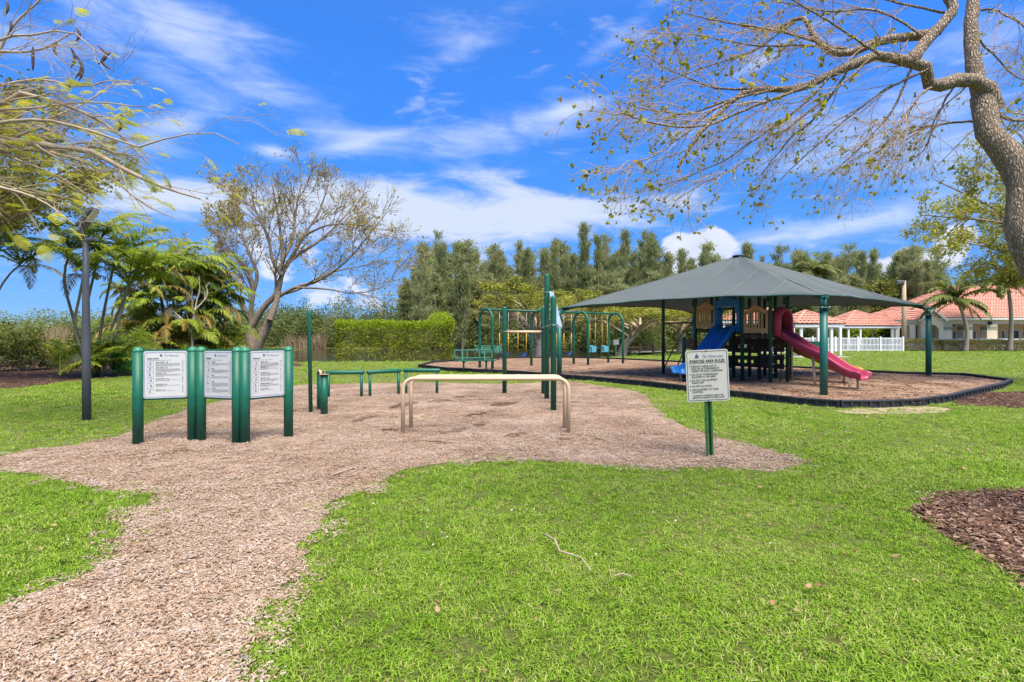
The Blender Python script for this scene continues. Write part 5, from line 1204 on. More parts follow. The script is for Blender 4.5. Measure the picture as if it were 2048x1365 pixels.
def umbrella_tree(name, bx, by, h, rx, seed, label, trunk_pts, group='umbrella-crowned trees behind the swings'):
    rg = rng_(seed); K = 12; wood = Parts(); z0 = float(gz(bx, by)); b = np.array([bx, by, z0])
    tp = resample(trunk_pts, K); wood.add(*batch_tubes(tp[None], (radii(K, .34, .24) + .22 * np.exp(-np.linspace(0, 1, K) * 9))[None], 10)); top = tp[-1]; n = 15; lim = []
    for i in range(n):
        a = 2 * math.pi * i / n + rg.uniform(-.2, .2); r = rx * rg.uniform(.65, .95); e = np.array([r * math.cos(a) + top[0] * .3, r * math.sin(a), h - (.10 + .26 * (r / rx) ** 2) * h * rg.uniform(.8, 1.3)])
        s = tp[int(rg.integers(7, K))]; lim.append(resample([s, s * .6 + e * .4 + [0, 0, .12 * h], s * .25 + e * .75 + [0, 0, .06 * h], e], K))
    lim = np.stack(lim); rr = np.repeat(radii(K, .13, .02)[None], n, 0); wood.add(*batch_tubes(lim, rr, 6))
    t1, r1 = grow(rg, lim, rr, 10, .3, 1, rx * .30, .8, 1.0, (0, 0, .10), (0, 0, .1), .18, 6, .5, .016); wood.add(*batch_tubes(t1, r1, 4))
    t2, r2 = grow(rg, t1, r1, 4, .2, 1, rx * .14, .9, .9, (0, 0, .1), (0, 0, 0), .2, 4, .6, .010); wood.add(*batch_tubes(t2, r2, 3))
    C = np.concatenate([t2[:, -1], t2[:, -2], t1[:, -1]]); C = np.repeat(C, 30, 0) + rg.normal(0, .22, (len(C) * 30, 3)) * np.array([1, 1, .35])
    zr = (C[:, 2] - h * .62) / (h * .38); s = rg.random(len(C)) < np.clip(.05 + 1.3 * zr, .03, .95); C = C[s]
    lv = Parts(); lv.add(*leafy(rg, C, rdir(rg, len(C)) * np.array([1, 1, .3]), .12, .24, .5, .5)); root = empty(name, b, 0, label, 'tree', group)
    link('trunk', wood.mesh('trunk', M['bark_pale']), root); link('crown', lv.mesh('crown', M['leaf_poin'], False), root)
x, y = G(1076, 712); umbrella_tree('umbrella_tree', x, y, 7.1, 5.2, 61, 'umbrella-crowned tree with smooth pale trunk behind the swings', [(0, 0, -.2), (.05, 0, 1.0), (0, 0, 2.2), (.1, 0, 2.9)])
x, y = G(1243, 709); umbrella_tree('umbrella_tree', x, y, 4.5, 5.2, 62, 'low flat-crowned tree leaning right, behind the bucket swings', [(0, 0, -.2), (.2, 0, .9), (.8, 0, 1.7), (1.5, .2, 2.5)])
x, y = G(1362, 706); umbrella_tree('umbrella_tree', x, y, 4.7, 5.0, 63, 'flat-crowned tree with pale trunk behind the arch climber', [(0, 0, -.2), (.1, 0, 1.0), (0, 0, 1.9), (-.1, 0, 2.7)])

# ---------------------------------------------------------------- the far row of feathery pines
def pine_meshes():
    out = []
    for v in range(8):
        rg = rng_(70 + v); K = 14; H = 16.0; BL = (3.1, 2.3, 4.0, 2.7, 3.6, 1.9, 4.4, 3.0)[v]; SPR = (.75, .55, .95, .7, .85, .5, 1.0, .8)[v]; UPB = (.5, .7, .25, .5, .3, .8, .2, .4)[v]; wood = Parts(); tops = []
        for s in range(1 + v % 3):
            o = rg.normal(0, .5, 2) * (s > 0); tp = resample([(o[0], o[1], -.5), (o[0] * 1.6 + rg.normal(0, .2), o[1] * 1.6, H * .4), (o[0] * 2 + rg.normal(0, .3), o[1] * 2, H * (1 - .10 * s))], K); tops.append(tp)
        P = np.stack(tops); Rr = np.repeat(radii(K, .20, .025)[None], len(P), 0); wood.add(*batch_tubes(P, Rr, 6))
        n = int(80 / len(P)); t1, r1 = grow(rg, P, Rr, n, .06, .97, BL, SPR, .6, (0, 0, UPB), (0, 0, .9), .12, 7, .35, .018, tl=.80); wood.add(*batch_tubes(t1, r1, 4))
        t2, r2 = grow(rg, t1, r1, 6, .1, .95, 1.2, .5, 1.0, (0, 0, .5), (0, 0, .2), .15, 4, .5, .012); wood.add(*batch_tubes(t2, r2, 3))
        C, D = along(rg, np.concatenate([t2, t1[:, :4], t1[:, 3:]]), 28, .0, 1.0); s = rg.random(len(C)) < .82; C, D = C[s], D[s]
        top = P[:, -1]; Ct, Dt = along(rg, P, 130, .72, 1.0); Ct = Ct + rg.normal(0, .10, Ct.shape); C = np.concatenate([C, Ct]); D = np.concatenate([D, np.tile([0, 0, 1.2], (len(Ct), 1))])
        C = C + rg.normal(0, .20, C.shape); keep = rg.random(len(C)) < np.where(C[:, 2] > H * .7, .6, 1.0); C, D = C[keep], D[keep]; L = rg.uniform(.30, .70, len(C)); lv = Parts(); lv.add(*leaves(rg, C, D * .9 + rdir(rg, len(C)) * .40 + np.array([0, 0, .15]), L, L * .15))
        out.append((wood.mesh('trunk', M['bark_brown']), lv.mesh('crown', M['leaf_pine'], False)))
    return out
ORD = ['first', 'second', 'third', 'fourth', 'fifth', 'sixth', 'seventh', 'eighth', 'ninth', 'tenth', 'eleventh', 'twelfth', 'thirteenth', 'fourteenth', 'fifteenth', 'sixteenth', 'seventeenth', 'eighteenth', 'nineteenth', 'twentieth']
def ordn(i): return ORD[i] if i < 20 else ('twenty-' if i < 29 else 'thirty-' if i < 39 else 'forty-') + ORD[(i - 20) % 10] if i not in (29, 39) else ('thirtieth' if i == 29 else 'fortieth')
PINES = pine_meshes()
def pines():
    ms = PINES; rg = rng_(79)
    tops = [(806, 560), (828, 540), (852, 476), (876, 470), (905, 478), (935, 500), (962, 520), (988, 488), (1012, 492), (1036, 480), (1060, 496), (1084, 500), (1108, 488), (1130, 498), (1150, 494), (1172, 460), (1196, 468), (1216, 458), (1244, 470), (1262, 500), (1284, 464), (1308, 474), (1336, 498), (1360, 500), (1386, 510), (1412, 512), (1440, 515),
            (1500, 486), (1528, 505), (1558, 484), (1590, 494), (1612, 492), (1640, 508), (1662, 500), (1690, 512), (1722, 500), (1752, 505), (1790, 510), (1820, 500), (1850, 520)]
    for i, (px, py) in enumerate(tops):
        py += 4; px += rg.uniform(-7, 7); py += rg.uniform(-8, 16); Y = (72 if px < 1100 else 66) + rg.uniform(-5, 8); x, yy, ztop = W(px, py, Y); z0 = float(gz(x, Y)); s = (ztop - z0) / 16.1; tr, cr = ms[int(rg.integers(0, 8))]
        root = empty('feathery_pine', (x, Y, z0), rg.uniform(0, 6.28), 'tall feathery grey-green pine across the lake, %s from the left in its row' % ordn(i), 'tree', 'far row of feathery pines')
        root.scale = (s * rg.uniform(.7, 1.4), s * rg.uniform(.7, 1.4), s); link('trunk', tr, root); link('crown', cr, root)
pines()

def front_pines():
    ms = PINES; rg = rng_(78); k = 0
    for px in list(range(815, 1440, 26)) + list(range(1500, 1720, 30)):
        py = rg.uniform(535, 600); Y = 60 + rg.uniform(-2, 3) if px > 1000 else 71 + rg.uniform(-3, 1); x, yy, ztop = W(px + rg.uniform(-8, 8), py, Y)
        if inside(LAKE, np.array([x]), np.array([Y]))[0]: Y += 8; x, yy, ztop = W(px, py, Y)
        z0 = float(gz(x, Y)); s = (ztop - z0) / 16.1; tr, cr = ms[int(rg.integers(0, 8))]
        root = empty('young_pine', (x, Y, z0), rg.uniform(0, 6.28), 'shorter bushy olive pine before the tall row, %s from the left' % ordn(k), 'tree', 'shorter pines before the tall row'); k += 1
        w = s * rg.uniform(1.5, 2.1); root.scale = (w, w, s); link('trunk', tr, root); link('crown', cr, root)
front_pines()
def back_pines():
    rg = rng_(77); k = 0
    for px in list(range(812, 1450, 23)) + list(range(1490, 1890, 26)):
        py = rg.uniform(490, 545) + (40 if px < 850 else 0); Y = rg.uniform(80, 90); x, yy, ztop = W(px + rg.uniform(-9, 9), py, Y); z0 = float(gz(x, Y)); s = (ztop - z0) / 16.1; tr, cr = PINES[int(rg.integers(0, 8))]
        root = empty('background_pine', (x, Y, z0), rg.uniform(0, 6.28), 'pine half hidden behind the tall row, %s from the left' % ordn(k), 'tree', 'pines half hidden behind the tall row'); k += 1
        w = s * rg.uniform(1.1, 1.9); root.scale = (w, w, s); link('trunk', tr, root); link('crown', cr, root)
back_pines()

def thicket(name, spots, seed, mat, label, nl, ls, kind='stuff'):
    """a mass of bushes that reads as one: leaf clumps over hidden stems"""
    rg = rng_(seed); C = []; stems = []
    for (x, y, rx, ry, h) in spots:
        z0 = float(gz(x, y)); n = int(nl * rx * h / 6); u = rdir(rg, n); u[:, 2] = np.abs(u[:, 2]); r = rg.random(n) ** .28
        lump = 1 + .30 * np.sin(u[:, 0] * 5 + x) * np.cos(u[:, 2] * 6 + y) + .18 * np.sin(u[:, 1] * 11 + x * 2)
        C.append(np.stack([x + u[:, 0] * rx * r * lump, y + u[:, 1] * ry * r * lump, z0 + u[:, 2] * h * r * lump], 1))
        for k in range(3): stems.append(resample([(x + rg.normal(0, rx * .1), y, z0 - .2), (x + rg.normal(0, rx * .3), y + rg.normal(0, ry * .3), z0 + h * .7)], 4))
    C = np.concatenate(C); lv = Parts(); lv.add(*leafy(rg, C, rdir(rg, len(C)) + np.array([0, 0, -.2]), ls * .6, ls * 1.4, .55)); return tag(link(name, lv.mesh(name, mat, False)), label, 'bushes', kind=kind)
rg = rng_(90)
SP = []
for px in range(560, 1420, 17):
    fb = far_bank(px); Y = (fb + 1.2 + rg.uniform(0, 3)) if fb else 54 + rg.uniform(0, 4); x = (px - CX) * Y / FPX; SP.append((x, Y, rg.uniform(1.6, 3.2), 2.2, rg.uniform(2.6, 6.0)))
thicket('far_thicket', SP, 91, M['leaf_thicket'], 'dark green thicket along the far lake shore under the pines', 1500, .26)
SP = [(x := (px - CX) * Y / FPX, Y, rg.uniform(3.5, 6), 3.5, h) for px, Y, h in [(p, far_bank(p) + 3.2 + rg.uniform(0, 5), rg.uniform(3.0, 5.6)) for p in range(-120, 620, 22)]]
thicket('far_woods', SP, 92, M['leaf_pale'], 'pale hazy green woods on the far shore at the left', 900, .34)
SP = [((px - CX) * Y / FPX, Y, rg.uniform(2.5, 4), 2.5, rg.uniform(3.5, 6)) for px, Y in [(p, far_bank(p) + 2.4 + rg.uniform(0, 4)) for p in range(560, 820, 20)]]
thicket('far_woods', SP, 93, M['leaf_thicket'], 'dark woods on the far shore between the spreading tree and the hedge', 900, .3)
SP = [((px - CX) * Y / FPX, Y, 3.2, 2.5, rg.uniform(3, 5.5)) for px, Y in [(p, 64 + rg.uniform(0, 5)) for p in range(1380, 2250, 30)]]
thicket('boundary_woods', SP, 94, M['leaf_thicket'], 'dark green woods behind the pool pavilions and clubhouse', 900, .28)
def reeds(px0, px1, Y, h, seed, label, n=900):
    rg = rng_(seed); x = (rg.uniform(px0, px1, n) - CX) * Y / FPX; y = Y + rg.uniform(-1, 1.5, n); z = gz(x, y); C = np.stack([x, y, z], 1); lv = Parts()
    lv.add(*leaves(rg, C, np.stack([rg.normal(0, .16, n), rg.normal(0, .16, n), np.ones(n)], 1), rg.uniform(.5, 1, n) * h, np.full(n, .09))); tag(link('reeds', lv.mesh('reeds', M['reed'], False)), label, 'reeds', kind='stuff')
reeds(570, 655, 75, 2.6, 95, 'tan reeds on the far shore behind the thin pole'); reeds(86, 128, 82, 3.6, 96, 'tan reeds on the far shore left of the lamp post', 500)
# ---------------------------------------------------------------- hedges and shrubs
def hedge(name, p0, p1, depth, h, seed, label, nl, ls, lm, topm=None, stems=True, ztop=.25, gap=0.0, bump=None):
    """clipped hedge: stems below, leaves crowded towards the clipped faces"""
    rg = rng_(seed); a, b = np.array(p0), np.array(p1); d = b - a; L = np.linalg.norm(d); d = d / L; nrm = np.array([-d[1], d[0]]); root = empty(name, (a[0], a[1], 0), math.atan2(d[1], d[0]), label, 'hedge')
    n = nl; u = rg.uniform(0, L, n); face = rg.random(n); v = np.where(face < .45, rg.uniform(0, .16, n) * depth, rg.uniform(0, depth, n)); w = np.where(face > .72, h - rg.random(n) ** 2 * .3, rg.uniform(.04, h, n))
    e = rg.random(n) < .10; u = np.where(e, np.where(rg.random(n) < .5, rg.uniform(0, .15, n), L - rg.uniform(0, .15, n)), u)
    u += rg.normal(0, .06, n); v += rg.normal(0, .06, n) - .35 * (hashnoise(u, w, 1.1, seed + 3) - .5) * (v < depth * .5); w += rg.normal(0, .05, n) + .16 * (hashnoise(u, v, .9, seed) - .5)
    low = w < h * .35; keep = ~(low & (rg.random(n) < gap)); keep &= ~((hashnoise(u, w, 1.6, seed + 1) > .62) & (w < h * .75) & (rg.random(n) < .8)); C = np.stack([u, v, w], 1)[keep]
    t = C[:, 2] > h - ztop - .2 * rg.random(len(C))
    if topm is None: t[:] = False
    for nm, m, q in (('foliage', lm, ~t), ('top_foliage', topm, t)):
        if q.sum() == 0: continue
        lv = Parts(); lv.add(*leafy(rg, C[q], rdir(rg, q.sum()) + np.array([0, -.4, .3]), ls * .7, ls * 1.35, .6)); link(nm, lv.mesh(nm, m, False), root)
    if stems:
        k = int(L * 4); xs = np.linspace(.1, L - .1, k) + rg.normal(0, .08, k); P = np.stack([resample([(x, depth * .5 + rg.normal(0, .12), -.1), (x + rg.normal(0, .12), depth * .5 + rg.normal(0, .15), h * .45), (x + rg.normal(0, .25), depth * .5 + rg.normal(0, .2), h * .9)], 6) for x in xs])
        wd = Parts(); Rr = np.repeat(radii(6, .028, .01)[None], k, 0); wd.add(*batch_tubes(P, Rr, 5)); t1, r1 = grow(rg, P, Rr, 7, .1, 1, .55, 1.0, .6, (0, 0, .1), (0, 0, 0), .2, 4, .6, .006); wd.add(*batch_tubes(t1, r1, 3)); link('stems', wd.mesh('stems', M['bark_twig']), root)
    return root
p0, p1 = G(672, 724), G(906, 722)
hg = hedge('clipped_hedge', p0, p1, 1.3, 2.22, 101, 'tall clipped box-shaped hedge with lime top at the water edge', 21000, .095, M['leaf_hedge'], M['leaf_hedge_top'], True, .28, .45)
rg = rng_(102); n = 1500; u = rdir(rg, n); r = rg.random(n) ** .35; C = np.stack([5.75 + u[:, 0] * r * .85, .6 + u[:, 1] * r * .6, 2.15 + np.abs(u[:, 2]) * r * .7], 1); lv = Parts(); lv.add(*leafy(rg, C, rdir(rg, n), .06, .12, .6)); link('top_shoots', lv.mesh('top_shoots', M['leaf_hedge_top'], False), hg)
def shrub(name, base, rx, ry, h, seed, label, nl, ls, lm, group=None, asp=.55, low=.0):
    rg = rng_(seed); root = empty(name, base, 0, label, 'shrub', group); k = 14; wd = Parts()
    P = np.stack([resample([(rg.normal(0, rx * .10), rg.normal(0, ry * .10), -.1), (rg.normal(0, rx * .3), rg.normal(0, ry * .3), h * .45), (rg.normal(0, rx * .5), rg.normal(0, ry * .5), h * rg.uniform(.6, .95))], 6) for i in range(k)]); Rr = np.repeat(radii(6, .025, .008)[None], k, 0); wd.add(*batch_tubes(P, Rr, 5))
    t1, r1 = grow(rg, P, Rr, 9, .15, 1, rx * .62, 1.0, .6, (0, 0, .10), (0, 0, -.1), .2, 5, .6, .005); wd.add(*batch_tubes(t1, r1, 3)); C, D = along(rg, t1, max(1, nl // len(t1)), .15, 1.05); C = C + rg.normal(0, .05 * rx, C.shape); C = C[C[:, 2] > low]
    lv = Parts(); lv.add(*leafy(rg, C, rdir(rg, len(C)) + np.array([0, -.2, .2]), ls * .7, ls * 1.3, asp)); link('stems', wd.mesh('stems', M['bark_twig']), root); link('foliage', lv.mesh('foliage', lm, False), root); return root
def at(px, py): x, y = G(px, py); return (x, y, float(gz(x, y)))
shrub('shrub', at(-40, 745), 2.0, 1.2, 1.9, 111, 'dark leafy shrub at the left frame edge on the mulch bed', 4200, .11, M['leaf_shrub'])
shrub('shrub', at(45, 742), 1.5, 1.1, 1.75, 112, 'dark green shrub with bare lower twigs left of the thin palms', 3800, .11, M['leaf_shrub'])
shrub('shrub', at(105, 738), 1.0, .9, 1.35, 113, 'lime green shrub just left of the thin palms', 1900, .11, M['leaf_lime'])
shrub('shrub', at(262, 737), 1.25, .9, 1.75, 114, 'yellow-green shrub behind the left notice board post', 2800, .11, M['leaf_lime'])
shrub('shrub', at(238, 751), .65, .6, .92, 115, 'small vivid green shrub in front of the bed', 1700, .085, M['leaf_bright'])
shrub('shrub', at(450, 727), 1.6, 1.0, 1.6, 116, 'loose olive shrub at the water right of the palm clump', 2200, .12, M['leaf_lime'])
shrub('shrub', at(560, 722), 1.2, .9, 1.0, 117, 'low grey-green waterside shrub by the forked trunk', 1400, .10, M['leaf_shrub'])

def dead_shrub():
    rg = rng_(120); b = at(386, 731); root = empty('dead_shrub', b, 0, 'leafless white-barked dead shrub before the palm clump', 'dead shrub'); K = 8; wd = Parts(); Y = b[1]
    lim = [resample([np.array(W(px, py, Y + dy)) - b for px, py in pts], K) for pts, dy in (([(386, 732), (385, 690), (384, 660), (388, 630), (394, 600), (400, 575), (398, 552)], 0), ([(385, 670), (378, 645), (372, 620), (372, 600)], .2), ([(384, 665), (366, 640), (355, 630), (346, 622)], -.2), ([(388, 632), (384, 605), (385, 580), (388, 560)], .1), ([(390, 620), (405, 605), (415, 590), (412, 570)], -.1), ([(386, 660), (400, 650), (412, 648)], .1))]
    P = np.stack(lim); Rr = np.stack([radii(K, .075 if i == 0 else .04, .010) for i in range(len(lim))]); wd.add(*batch_tubes(P, Rr, 6)); t1, r1 = grow(rg, P, Rr, 5, .35, 1, .55, .8, .9, (0, 0, .1), (0, 0, 0), .2, 5, .5, .008); wd.add(*batch_tubes(t1, r1, 4)); t2, r2 = grow(rg, t1, r1, 2, .3, 1, .25, .8, .9, (0, 0, .1), (0, 0, 0), .2, 4, .6, .006); wd.add(*batch_tubes(t2, r2, 3)); link('branches', wd.mesh('branches', M['bark_dead']), root)
dead_shrub()

# ---------------------------------------------------------------- palms
def frond_mesh(seed, L, n, ll, lw, arch, droop, vee, mat, twist=.0, dry=0.0):
    """a feather palm leaf along +x: bent midrib and paired hanging leaflets"""
    rg = rng_(seed); P = []; a = arch; p = np.zeros(3); k = 14
    for i in range(k): P.append(p.copy()); p = p + np.array([math.cos(a), 0, math.sin(a)]) * L / (k - 1); a -= (arch + droop) / (k - 1) * (.5 + i / (k - 1))
    P = np.array(P); parts = Parts(); parts.add(*batch_tubes(P[None], radii(k, L * .010, L * .002)[None], 4))
    T = np.gradient(P, axis=0); T = unit(T); C = []; D = []; LL = []
    for i in range(n):
        t = .12 + .87 * i / (n - 1); f = t * (k - 1); j = min(int(f), k - 2); c = P[j] + (P[j + 1] - P[j]) * (f - j); tan = T[j]; up = np.cross(tan, [0, 1, 0]); up = up if up[2] > 0 else -up
        for s in (-1, 1):
            d = tan * (.55 + .5 * t) + np.array([0, s, 0]) * (1.0 - .35 * t) + up * vee + np.array([0, 0, -.25 - .25 * rg.random()]) * (1 - vee) + rg.normal(0, .08, 3); C.append(c); D.append(unit(d[None])[0]); LL.append(ll * math.sin(math.pi * min(1, .18 + .80 * t)) ** .7 * rg.uniform(.85, 1.1))
    C, D, LL = np.array(C), np.array(D), np.array(LL); m = len(C); S = unit(np.cross(D, np.tile([0, 0, 1.0], (m, 1)))); w = lw; g = np.array([0, 0, -1.0])
    m1 = C + D * LL[:, None] * .45; d2 = unit(D + g * rg.uniform(.25, .7, (m, 1))); tip = m1 + d2 * LL[:, None] * .55
    V = np.stack([C - S * w * .3, C + S * w * .3, m1 + S * w * .5, m1 - S * w * .5, tip + S * w * .06, tip - S * w * .06], 1).reshape(-1, 3); b = np.arange(m)[:, None] * 6
    parts.add(V, np.concatenate([b + np.array([0, 1, 2, 3]), b + np.array([3, 2, 4, 5])])); return parts.mesh('frond', mat, False)
ARH = [frond_mesh(240 + i, 2.2, 32, .58, .066, R(a), R(dr), .12, M['leaf_palm']) for i, (a, dr) in enumerate(((60, 75), (48, 95), (70, 60)))]
AR = [frond_mesh(200 + i, 2.1, 32, .54, .058, R(a), R(dr), v, M['leaf_palm']) for i, (a, dr, v) in enumerate(((70, 10, .35), (55, 35, .3), (45, 60, .25), (62, 50, .3)))]
ARD = [frond_mesh(210 + i, 1.9, 24, .45, .04, R(a), R(dr), .1, M['leaf_palm_dry']) for i, (a, dr) in enumerate(((20, 85), (35, 90)))]
CO = [frond_mesh(220 + i, 3.4, 46, .80, .085, R(a), R(dr), v, M['leaf_coco']) for i, (a, dr, v) in enumerate(((60, 35, .25), (30, 60, .1), (5, 70, 0.0), (75, 5, .3)))]
COD = [frond_mesh(230, 2.8, 26, .6, .05, R(-10), R(78), 0.0, M['leaf_palm_dry'])]
def crown_fronds(root, tip, n, kinds, rg, sc, tilt=(0, .2), name='frond'):
    for i in range(n):
        az = 2.4 * i + rg.uniform(-.3, .3); me = kinds[int(rg.integers(0, len(kinds)))]; o = link(name, me, root, tip, (rg.normal(0, .15), rg.uniform(*tilt), az)); s = sc * rg.uniform(.8, 1.15); o.scale = (s, s, s)
def cane_palm(name, base, canes, label, seed, nf, sc, extra_low=0, dry=1, kinds=None):
    """clump of thin canes, each topped by a tuft of arching leaves; canes as (foot, mid, top) offsets"""
    rg = rng_(seed); root = empty(name, base, 0, label, 'palm')
    for c in canes:
        P = resample(c, 10); MB().tube(P, list(radii(10, .055, .035)), 8).obj('cane', M['bark_cane'], root); top = P[-1]; crown_fronds(root, top, nf, kinds or AR, rg, sc, (-.15, .25))
        if dry: crown_fronds(root, top - np.array([0, 0, .1]), 1 + int(rg.integers(0, 2)), ARD, rg, sc * .9, (0, .3), 'dry_frond')
    for i in range(extra_low):
        a = rg.uniform(0, 6.28); crown_fronds(root, (rg.normal(0, .35), rg.normal(0, .35), rg.uniform(.1, .7)), 2, AR[:2], rg, sc * .75)
    return root
def cl(base, pts): return [np.array(W(px, py, base[1] + dy)) - np.array(base) for px, py, dy in pts]
b = at(182, 754)
cane_palm('cane_palm', b, [cl(b, q) for q in ([(176, 756, 0), (150, 650, .1), (128, 560, .2), (140, 505, .3)], [(186, 752, 0), (150, 660, -.3), (158, 600, -.4), (168, 548, -.5)], [(196, 750, .2), (222, 660, .3), (252, 590, .4), (274, 540, .5)], [(204, 752, 0), (228, 680, 0), (246, 610, 0), (256, 570, 0)], [(176, 752, .4), (170, 640, .6), (190, 540, .8), (200, 480, .9)], [(190, 752, .3), (205, 640, .5), (230, 520, .7)])],
          'open clump of slender ringed palm canes behind the lamp post', 131, 9, 1.0, 20)
b = at(356, 727); cs = []; rg = rng_(132)
for i in range(27): a = 2.4 * i; r = .22 + .03 * i; px_, py_ = r * math.cos(a), r * math.sin(a) * .8; h = rg.uniform(.5, 4.9); s = 1 + h * .40; cs.append([(px_, py_, -.1), (px_ * s * .7, py_ * s * .7, h * .6), (px_ * s, py_ * s, h)])
cane_palm('cane_palm', b, cs, 'broad dense clump of drooping feather palms behind the left boards', 133, 2, 1.15, 10, 1, ARH + AR[:1])
root = bpy.context.scene.objects[[o.name for o in bpy.context.scene.objects if o.get('label', '').startswith('broad dense clump')][0]]; rg = rng_(136)
for i in range(270):       # leaves bursting from the whole height of the clump, young ones upright, old ones hanging
    t = rg.random() ** .8; az = rg.uniform(0, 6.283); z = .3 + 4.6 * t; r = (1.7 + 1.0 * math.sin(math.pi * min(1, t * 1.1))) * math.sqrt(rg.random()) * (1.05 - .45 * t)
    dry = rg.random() < (.30 if t < .6 else .10); me = (ARD if dry else (ARH if t < .75 else ARH + AR))[int(rg.integers(0, 2 if dry else 3))]
    o = link('dry_frond' if dry else 'frond', me, root, (r * math.cos(az), r * math.sin(az) * .8, z), (rg.normal(0, .2), rg.uniform(-.1, .5 - .4 * t), az + rg.normal(0, .35))); s = rg.uniform(.75, 1.1); o.scale = (s, s, s)
b = at(-70, 735); cane_palm('cane_palm', b, [cl(b, q) for q in ([(-70, 736, 0), (-50, 600, 0), (-20, 480, 0), (10, 400, -.3)], [(-60, 736, 0), (-20, 620, .2), (10, 560, .4), (40, 530, .4)], [(-90, 736, 0), (-60, 560, 0), (-40, 420, 0)], [(-50, 736, .3), (-10, 600, .5), (-5, 500, .6)])], 'palms hanging in at the left frame edge below the feathery limbs', 134, 11, 1.25, 6)
def coconut(name, px, py, top, seed, label, lean, sc, n=17):
    x, y = G(px, py); rg = rng_(seed); root = empty(name, (x, y, 0), 0, label, 'palm', 'coconut palms by the clubhouse'); tip = np.array(W(top[0], top[1], y)) - np.array((x, y, 0))
    P = resample([(0, 0, -.2), (tip[0] * .15 + lean, 0, tip[2] * .35), (tip[0] * .6 + lean, 0, tip[2] * .7), tuple(tip)], 14); MB().tube(P, list(radii(14, .20, .12) + .10 * np.exp(-np.linspace(0, 1, 14) * 12)), 10).obj('trunk', M['bark_palm'], root)
    crown_fronds(root, tip, n + 8, CO, rg, sc, (-.25, .3)); crown_fronds(root, tip - np.array([0, 0, .15]), 3, COD, rg, sc * .9, (0, .2), 'dry_frond')
    MB().lathe([(.16, -.5), (.22, -.1), (.1, .35)], n=10).obj('crown_shaft', M['bark_cane'], root, tip)
coconut('coconut_palm', 1930, 703, (1914, 600), 141, 'leaning coconut palm in front of the clubhouse, left of the two', .3, 1.05, 20)
coconut('coconut_palm', 2019, 703, (2013, 558), 142, 'taller coconut palm at the right before the clubhouse roof', .2, 1.05, 18)
coconut('coconut_palm', 1627, 697, (1626, 545), 143, 'coconut palm crown rising behind the canopy slope', .1, .85)

# ---------------------------------------------------------------- other trees round the lawn
crown_tree('dense_tree', (-20.5, 16.0, 0), 8.9, 3.7, 3.0, 151, 'dense small-leaved tree behind the feathery limbs at top left', 'tree', M['leaf_dense'], M['bark_brown'], 21000, .12, 3.0, .22, lobes=34, lean=(5.6, 0))
crown_tree('broad_tree', (*G(1775, 694.5), 0), 9.2, 4.9, 3.4, 152, 'broad green tree with yellowing top behind the wooden light pole', 'tree', M['leaf_crown'], M['bark_brown'], 15000, .34, 3.2, .3, lobes=34)
crown_tree('broad_tree', (*G(1835, 695), 0), 8.4, 3.6, 3.0, 153, 'green tree between the light pole and the left coconut palm', 'tree', M['leaf_crown'], M['bark_brown'], 9000, .34, 3.2, .3, lobes=26)
crown_tree('broad_tree', (*G(1900, 695), 0), 8.6, 3.2, 2.8, 154, 'yellow-green tree crown behind the left coconut palm', 'tree', M['leaf_lime'], M['bark_brown'], 8000, .3, 3.0, .3, lobes=24)
crown_tree('broad_tree', (*G(2010, 694), 0), 10.2, 4.2, 3.6, 155, 'yellow-green tree crown behind the right coconut palm', 'tree', M['leaf_lime'], M['bark_brown'], 11000, .32, 3.4, .3, lobes=30)
def side_tree():
    # its trunk stands beyond the right edge; the lower boughs reach into view
    rg = rng_(156); base = (18.2, 15.5, 0.0); K = 14; wd = Parts(); tr = resample([base, (18.1, 15.4, 1.6), (17.8, 15.3, 3.2)], K); wd.add(*batch_tubes(tr[None], radii(K, .24, .18)[None], 8)); lim = []
    for px, py, dy in ((1840, 430, 0), (1870, 360, .8), (1900, 480, -.8), (1950, 320, .5), (1930, 420, 1.5), (1985, 500, -.5), (2010, 350, -1.2), (2030, 260, .6), (1960, 540, 1.2), (2080, 300, 1)):
        e = np.array(W(px, py, 15.3 + dy)); s = tr[int(rg.integers(8, K))]; lim.append(resample([s, s * .5 + e * .5 + [0, 0, .5], e], K))
    P = np.stack(lim); Rr = np.repeat(radii(K, .09, .012)[None], len(lim), 0); wd.add(*batch_tubes(P, Rr, 6)); t1, r1 = grow(rg, P, Rr, 24, .3, 1, 1.2, .8, .9, (-.12, 0, -.05), (0, 0, -.25), .15, 6, .5, .006); wd.add(*batch_tubes(t1, r1, 4)); t2, r2 = grow(rg, t1, r1, 5, .2, 1, .5, .8, .9, (0, 0, 0), (0, 0, -.1), .2, 4, .6, .004); wd.add(*batch_tubes(t2, r2, 3))
    C, D = along(rg, t2, 20, .05, 1.0); C = C + rg.normal(0, .07, C.shape); lv = Parts(); lv.add(*leafy(rg, C, D + rdir(rg, len(C)), .06, .12, .55)); root = empty('side_tree', base, 0, 'yellow-green small-leaved boughs hanging behind the gnarled trunk at right', 'tree'); link('trunk', wd.mesh('trunk', M['bark_brown'], True, base), root); link('crown', lv.mesh('crown', M['leaf_lime2'], False, base), root)
M['leaf_lime2'] = leafmat('leaves_side_tree', [(.13, .16, .018), (.25, .28, .03), (.38, .38, .045), (.48, .42, .07)], .5, .8)
side_tree()

